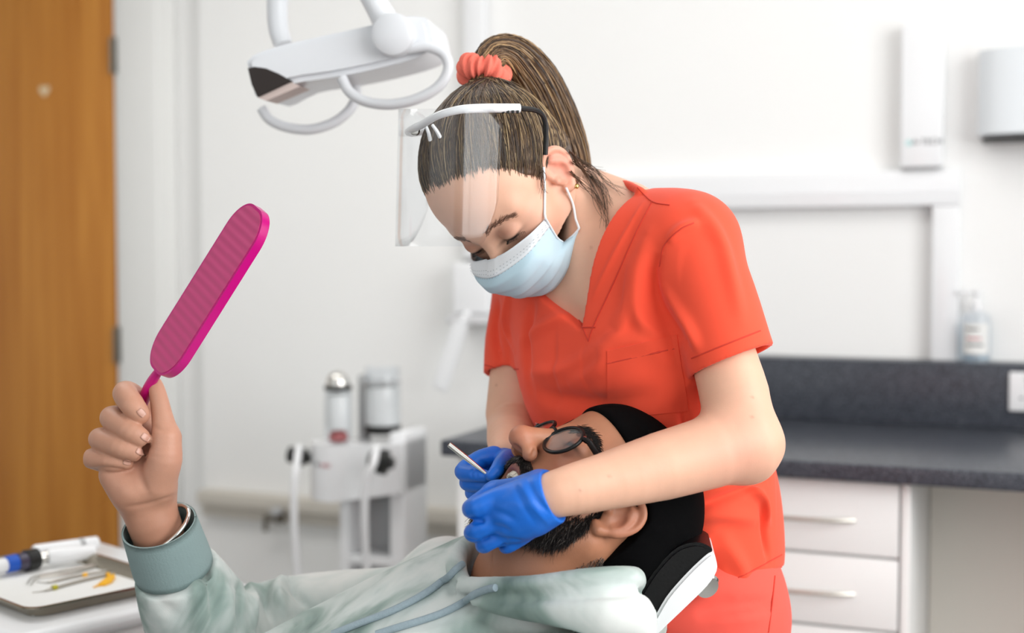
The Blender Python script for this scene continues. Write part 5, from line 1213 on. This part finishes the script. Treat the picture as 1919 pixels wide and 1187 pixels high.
def loft(outline, e, d0, bev, name, m_, par):
    A = [P(x, y, d0) for x, y in outline]; bm = bmesh.new(); va = [bm.verts.new(p) for p in A]; vb = [bm.verts.new(p + e) for p in A]; n = len(A)
    bm.faces.new(va); bm.faces.new(vb[::-1])
    for k in range(n): bm.faces.new((va[k], vb[k], vb[(k + 1) % n], va[(k + 1) % n]))
    bmesh.ops.recalc_face_normals(bm, faces=bm.faces[:])
    rim = [q for q in bm.edges if len(q.link_faces) == 2 and any(len(fc_.verts) > 4 for fc_ in q.link_faces)]
    if bev: bmesh.ops.bevel(bm, geom=rim, offset=bev, segments=4, affect='EDGES', clamp_overlap=True)
    return G().bm(bm).to(name, m_, par)
def sp2(pts, n=3): return [tuple(p) for p in spline([np.array(p, float) for p in pts], n)]
sh_out = sp2([(1185, 1215), (1222, 1166), (1248, 1122), (1278, 1086), (1312, 1052), (1334, 1036), (1342, 1050), (1343, 1072), (1325, 1100), (1290, 1135), (1245, 1178), (1200, 1222)])
loft(sh_out, ext, dn_, .003, 'headrest_shell', M['gloss'], ch)
pd_out = sp2([(1184, 1216), (1221, 1167), (1247, 1123), (1277, 1087), (1311, 1053), (1334, 1037), (1330, 1026), (1305, 1018), (1270, 1028), (1238, 1058), (1208, 1100), (1160, 1185)])
loft(pd_out, ext * .98, dn_ + .001, .007, 'headrest_pad', M['leather'], ch)
kc = P(1320, 1094, 1.42); G().lathe([(.006, -.01), (.0145, -.009), (.0155, -.005), (.0155, .006), (.013, .009), (.004, .010)], kc, (.25, -.9, -.3), 24).to('headrest_knob', M['chrome'], ch)
for dx in (0, 14): G().tube([P(1232 + dx, 1176, 1.44), P(1216 + dx, 1215, 1.44), P(1150 + dx, 1290, 1.44)], .004, 8).to('headrest_rail', M['chrome'], ch)
slab([(1090, 1345), (980, 1400), (700, 1560), (420, 1720)], [(1062, 1292), (960, 1350), (680, 1500), (400, 1660)], 'backrest', M['leather'], .01, ch, unit(np.array([.05, 1, 0])) * .46, 1.22)
bx = P(500, 1680, 1.45); G().box(bx[0] - .85, bx[0] + .1, bx[1] - .27, bx[1] + .10, .46, .54, .02).to('seat', M['leather'], ch)
G().box(bx[0] - .30, bx[0] + .02, bx[1] - .13, bx[1] + .13, .04, .46, .02).box(bx[0] - .5, bx[0] + .15, bx[1] - .26, bx[1] + .12, 0, .05, .015).to('pedestal', M['gloss'], ch)
# ------------------------------------------------------------------ dental lamp
dl = 1.72; M['lampw'] = mat('lamp_white_plastic', srgb(222, 224, 228), .3, noise=.01, scale=15)
lamp = thing('dental_lamp', P(640, 190, dl + .08), 'white dental operating lamp with loop handles hanging at the top', 'dental lamp')
lx = unit(np.array([.12, 1, .04])) * .15
top_ = spline([(459, 114), (480, 98), (540, 80), (620, 62), (700, 44), (740, 32), (785, 30), (802, 40), (812, 84)], 3); bot_ = spline([(812, 84), (780, 106), (700, 128), (620, 144), (545, 156), (484, 184), (468, 150), (459, 114)], 3)
loft([tuple(p) for p in top_] + [tuple(p) for p in bot_[1:-1]], lx, dl, .008, 'lamp_head', M['lampw'], lamp)
e0 = unit(np.array([.12, 1, .04]))
loft([(464, 128), (476, 125), (498, 128), (522, 138), (546, 152), (515, 167), (482, 182), (471, 158)], e0 * .02, dl - .0015, .001, 'lamp_window', mat('dark_amber_window', srgb(26, 10, 4), .55, noise=.05, scale=30), lamp)
loft([(546, 154), (484, 183), (498, 189), (562, 162)], e0 * .05, dl + .003, .001, 'diffuser_strip', mat('pinkish_diffuser', srgb(206, 188, 182), .5, noise=.02, scale=20), lamp)
jc = P(738, 66, dl - .012)
G().lathe([(.020, -.018), (.0275, -.014), (.0285, -.008), (.0285, .03), (.027, .04)], jc, (0.05, 1, 0.05), 32).to('pivot_joint', M['lampw'], lamp)
G().tube(spline([P(738, 66, dl), P(716, 28, dl + .005), P(694, -12, dl + .01), P(660, -70, dl + .03), P(600, -140, dl + .06)], 6), np.interp(np.linspace(0, 1, 25), [0, .3, 1], [.024, .0205, .019]), 20, flat=.8).to('yoke_arm', M['lampw'], lamp)
G().tube(spline([P(530, 82, dl + .09), P(521, 50, dl + .09), P(520, 0, dl + .09), P(530, -60, dl + .085), P(600, -140, dl + .06)], 6), np.interp(np.linspace(0, 1, 25), [0, .5, 1], [.0135, .015, .016]), 16, flat=1.0).to('yoke_arm', M['lampw'], lamp)
tp3 = P(600, -140, dl + .06); G().tube(spline([tp3, tp3 + np.array([0, .05, .1]), tp3 + np.array([.05, .25, .35]), np.array([tp3[0] + .08, tp3[1] + .3, ZC - .001])], 8), .018, 14).to('suspension_arm', M['lampw'], lamp)
G().tube(spline([P(762, 92, dl - .002), P(800, 88, dl - .004), P(832, 102, dl - .006), P(840, 130, dl - .006), P(822, 162, dl - .006), P(780, 186, dl - .006), P(730, 196, dl - .004), P(684, 190, dl), P(655, 172, dl + .002), P(640, 146, dl + .004)], 6), .0072, 14).to('handle_loop', M['lampw'], lamp)
G().tube(spline([P(662, 150, dl + .13), P(668, 176, dl + .13), P(656, 205, dl + .128), P(625, 230, dl + .126), P(580, 243, dl + .124), P(535, 238, dl + .124), P(505, 224, dl + .124), P(490, 203, dl + .124)], 6), .0074, 14).to('handle_loop', M['lampw'], lamp)

# ------------------------------------------------------------------ tray table, tray and instruments
def on_z(px, py, z): q = ray(px, py); return CAM + q * ((z - CAM[2]) / q[2])
ZT = .800; e1 = np.array([.677, .736, 0]); e2 = np.array([-.736, .677, 0]); c0 = on_z(56, 1146, ZT); TX, TY = .215, .31
def tf(x, y, z): return c0 + e1 * x + e2 * y + np.array([0, 0, z])
def TT(p): p = np.asarray(p, float); return c0 + p[:, :1] * e1 + p[:, 1:2] * e2 + p[:, 2:3] * np.array([0, 0, 1.0])
tt = thing('tray_table', tf(TX / 2, TY / 2, -ZT), 'white bracket table carrying the instrument tray', 'table')
G(TT).box(-.045, TX + .10, -.045, TY + .08, -.040, -.0152, .012, 4).to('table_top', M['gloss'], tt)
G(TT).box(-.02, TX + .07, -.022, TY + .05, -.32, -.041, .01, 3).to('cabinet_body', M['white'], tt)
G(TT).box(TX / 2 - .03, TX / 2 + .05, TY / 2 - .03, TY / 2 + .05, -.78, -.321, .01).box(TX / 2 - .16, TX / 2 + .16, TY / 2 - .16, TY / 2 + .16, -ZT, -.775, .01).to('column', M['grey'], tt)
def rrect(x0, x1, y0, y1, r, n=6):
    o = []
    for cx_, cy_, s0 in ((x1 - r, y1 - r, 0), (x0 + r, y1 - r, 90), (x0 + r, y0 + r, 180), (x1 - r, y0 + r, 270)):
        for q in np.linspace(0, 90, n): t = math.radians(s0 + q); o.append((cx_ + r * math.cos(t), cy_ + r * math.sin(t)))
    return o
rows = []
for off, z in ((-.004, .002), (-.004, .0035), (-.001, .0035), (.004, .001), (.012, -.0125), (.016, -.0135)): rows.append([(x, y, z) for x, y in rrect(off, TX - off, off, TY - off, .022)])
rows.append([(TX / 2 + (x - TX / 2) * .02, TY / 2 + (y - TY / 2) * .02, -.0135) for x, y, z in rows[-1]])
rows += [[(x, y, z - .0012) for x, y, z in q] for q in rows[::-1]]
ty = G(TT).sheet(np.array(rows)[:, ::-1], 0, wrap=True).to('instrument_tray', mat('tray_steel', srgb(170, 162, 148), .22, 1.0, noise=.04, scale=20)); tag(ty, 'rectangular steel instrument tray on the white table', 'tray')
lf = G(TT).box(.014, TX - .010, TY * 0 + .020, TY - .018, -.0130, -.0124).to('tray_liner', M['paper']); tag(lf, 'white paper liner lying in the steel tray', 'tray liner')
zi = -.0124
def tp(px, py, dz=0.0): q = on_z(px, py, ZT + zi + dz); return q
def rod(name, px, r, m_, lab, cat, sub=()):
    pts = [tp(x, y, 0) + np.array([0, 0, max(q, .0004) ]) for (x, y), q in zip(px, r)]; t = thing(name, pts[0] - np.array([0, 0, r[0]]), lab, cat); G().tube(spline(pts, 4), np.interp(np.linspace(0, 1, (len(r) - 1) * 4 + 1), np.linspace(0, 1, len(r)), r), 10).to('shaft', m_, t)
    for (x, y, x2, y2, rr, m2, nm) in sub: a, b = tp(x, y) + np.array([0, 0, rr * .9]), tp(x2, y2) + np.array([0, 0, rr * .9]); G().tube([a, (a + b) / 2, b], rr, 12).to(nm, m2, t)
    return t
# tweezers: two sprung arms
tz = thing('dental_tweezers', tp(130, 1075), 'bent-tip steel dental tweezers lying on the tray liner', 'tweezers')
for o in (0, 7):
    pts = [tp(50 + o, 1098 + o * .3), tp(62 + o, 1085 + o * .4), tp(95, 1078 + o * .8), tp(140, 1069 + o), tp(180, 1062 + o * .5), tp(212, 1057)]
    G().tube(spline([p + np.array([0, 0, .0025]) for p in pts], 4), np.interp(np.linspace(0, 1, 21), [0, .3, .7, 1], [.0007, .0014, .0022, .0018]), 8).to('tweezer_arm', M['metal'], tz)
rod('dental_explorer', [(68, 1092), (85, 1094), (100, 1093), (150, 1082), (200, 1073), (213, 1068)], [.0005, .0009, .0022, .0024, .0022, .0007], M['metal'], 'steel explorer with an orange ring beside the tweezers', 'dental explorer', [(156, 1082, 162, 1080.5, .0030, M['yellow'], 'colour_ring')])
rod('mouth_mirror', [(60, 1112), (80, 1110), (98, 1107), (150, 1093), (205, 1080), (222, 1074)], [.0006, .0010, .0024, .0026, .0024, .0010], M['metal'], 'steel mouth instrument with a lime ring nearest the tray edge', 'mouth mirror', [(98, 1107, 106, 1105, .0036, M['olive'], 'colour_ring'), (199, 1082, 204, 1080.5, .0032, M['yellow'], 'colour_ring')])
wd_ = thing('wedge', tp(200, 1092), 'bright yellow leaf-shaped wedge on the tray liner', 'wedge')
A = [tp(x, y) + np.array([0, 0, .0045]) for x, y in ((184, 1100), (192, 1093), (204, 1085), (214, 1081), (216, 1086), (210, 1094), (198, 1099))]; B = [p - np.array([0, 0, .004]) for p in A]; G().prism(A, B).to('blade', M['yellow'], wd_); G().tube([tp(184, 1100) + np.array([0, 0, .002]), tp(175, 1104) + np.array([0, 0, .002])], [.0016, .0008], 8).to('stem', M['yellow'], wd_)
def gun(name, segs, lab, cat):
    t = thing(name, tp(segs[0][0], segs[0][1]), lab, cat)
    for (x, y, x2, y2, ra, rb, m_, nm) in segs:
        a, b = tp(x, y, .0165), tp(x2, y2, .0165); mid = (a + b) / 2; G().tube([a, a + (b - a) * .06, mid, a + (b - a) * .94, b], [ra * .86, ra, (ra + rb) / 2, rb, rb * .86], 18).to(nm, m_, t)
    return t
M['clearblk'] = mat('smoky_plastic', srgb(70, 66, 84), .15, noise=.1, scale=60)
gun('handpiece', [(-60, 1074, 12, 1059, .0110, .0110, M['gloss'], 'barrel'), (10, 1059.5, 31, 1055, .0125, .0130, M['blue'], 'blue_collar'), (31, 1055, 52, 1051, .0130, .0140, M['clearblk'], 'smoked_sleeve'), (46, 1052, 70, 1047, .0164, .0160, M['blackp'], 'black_grip'), (70, 1047, 92, 1043, .0070, .0095, M['chrome'], 'steel_neck'), (90, 1044, 178, 1034, .0125, .0110, M['gloss'], 'nozzle')], 'white handpiece with blue collar and black grip across the tray', 'handpiece')
gun('air_syringe', [(62, 1036, 150, 1023, .0115, .0112, M['gloss'], 'barrel'), (148, 1023, 156, 1022, .0116, .0116, M['grey'], 'ring'), (155, 1022, 182, 1017, .0112, .0100, M['gloss'], 'tip')], 'plain white cylindrical syringe along the back of the tray', 'syringe')
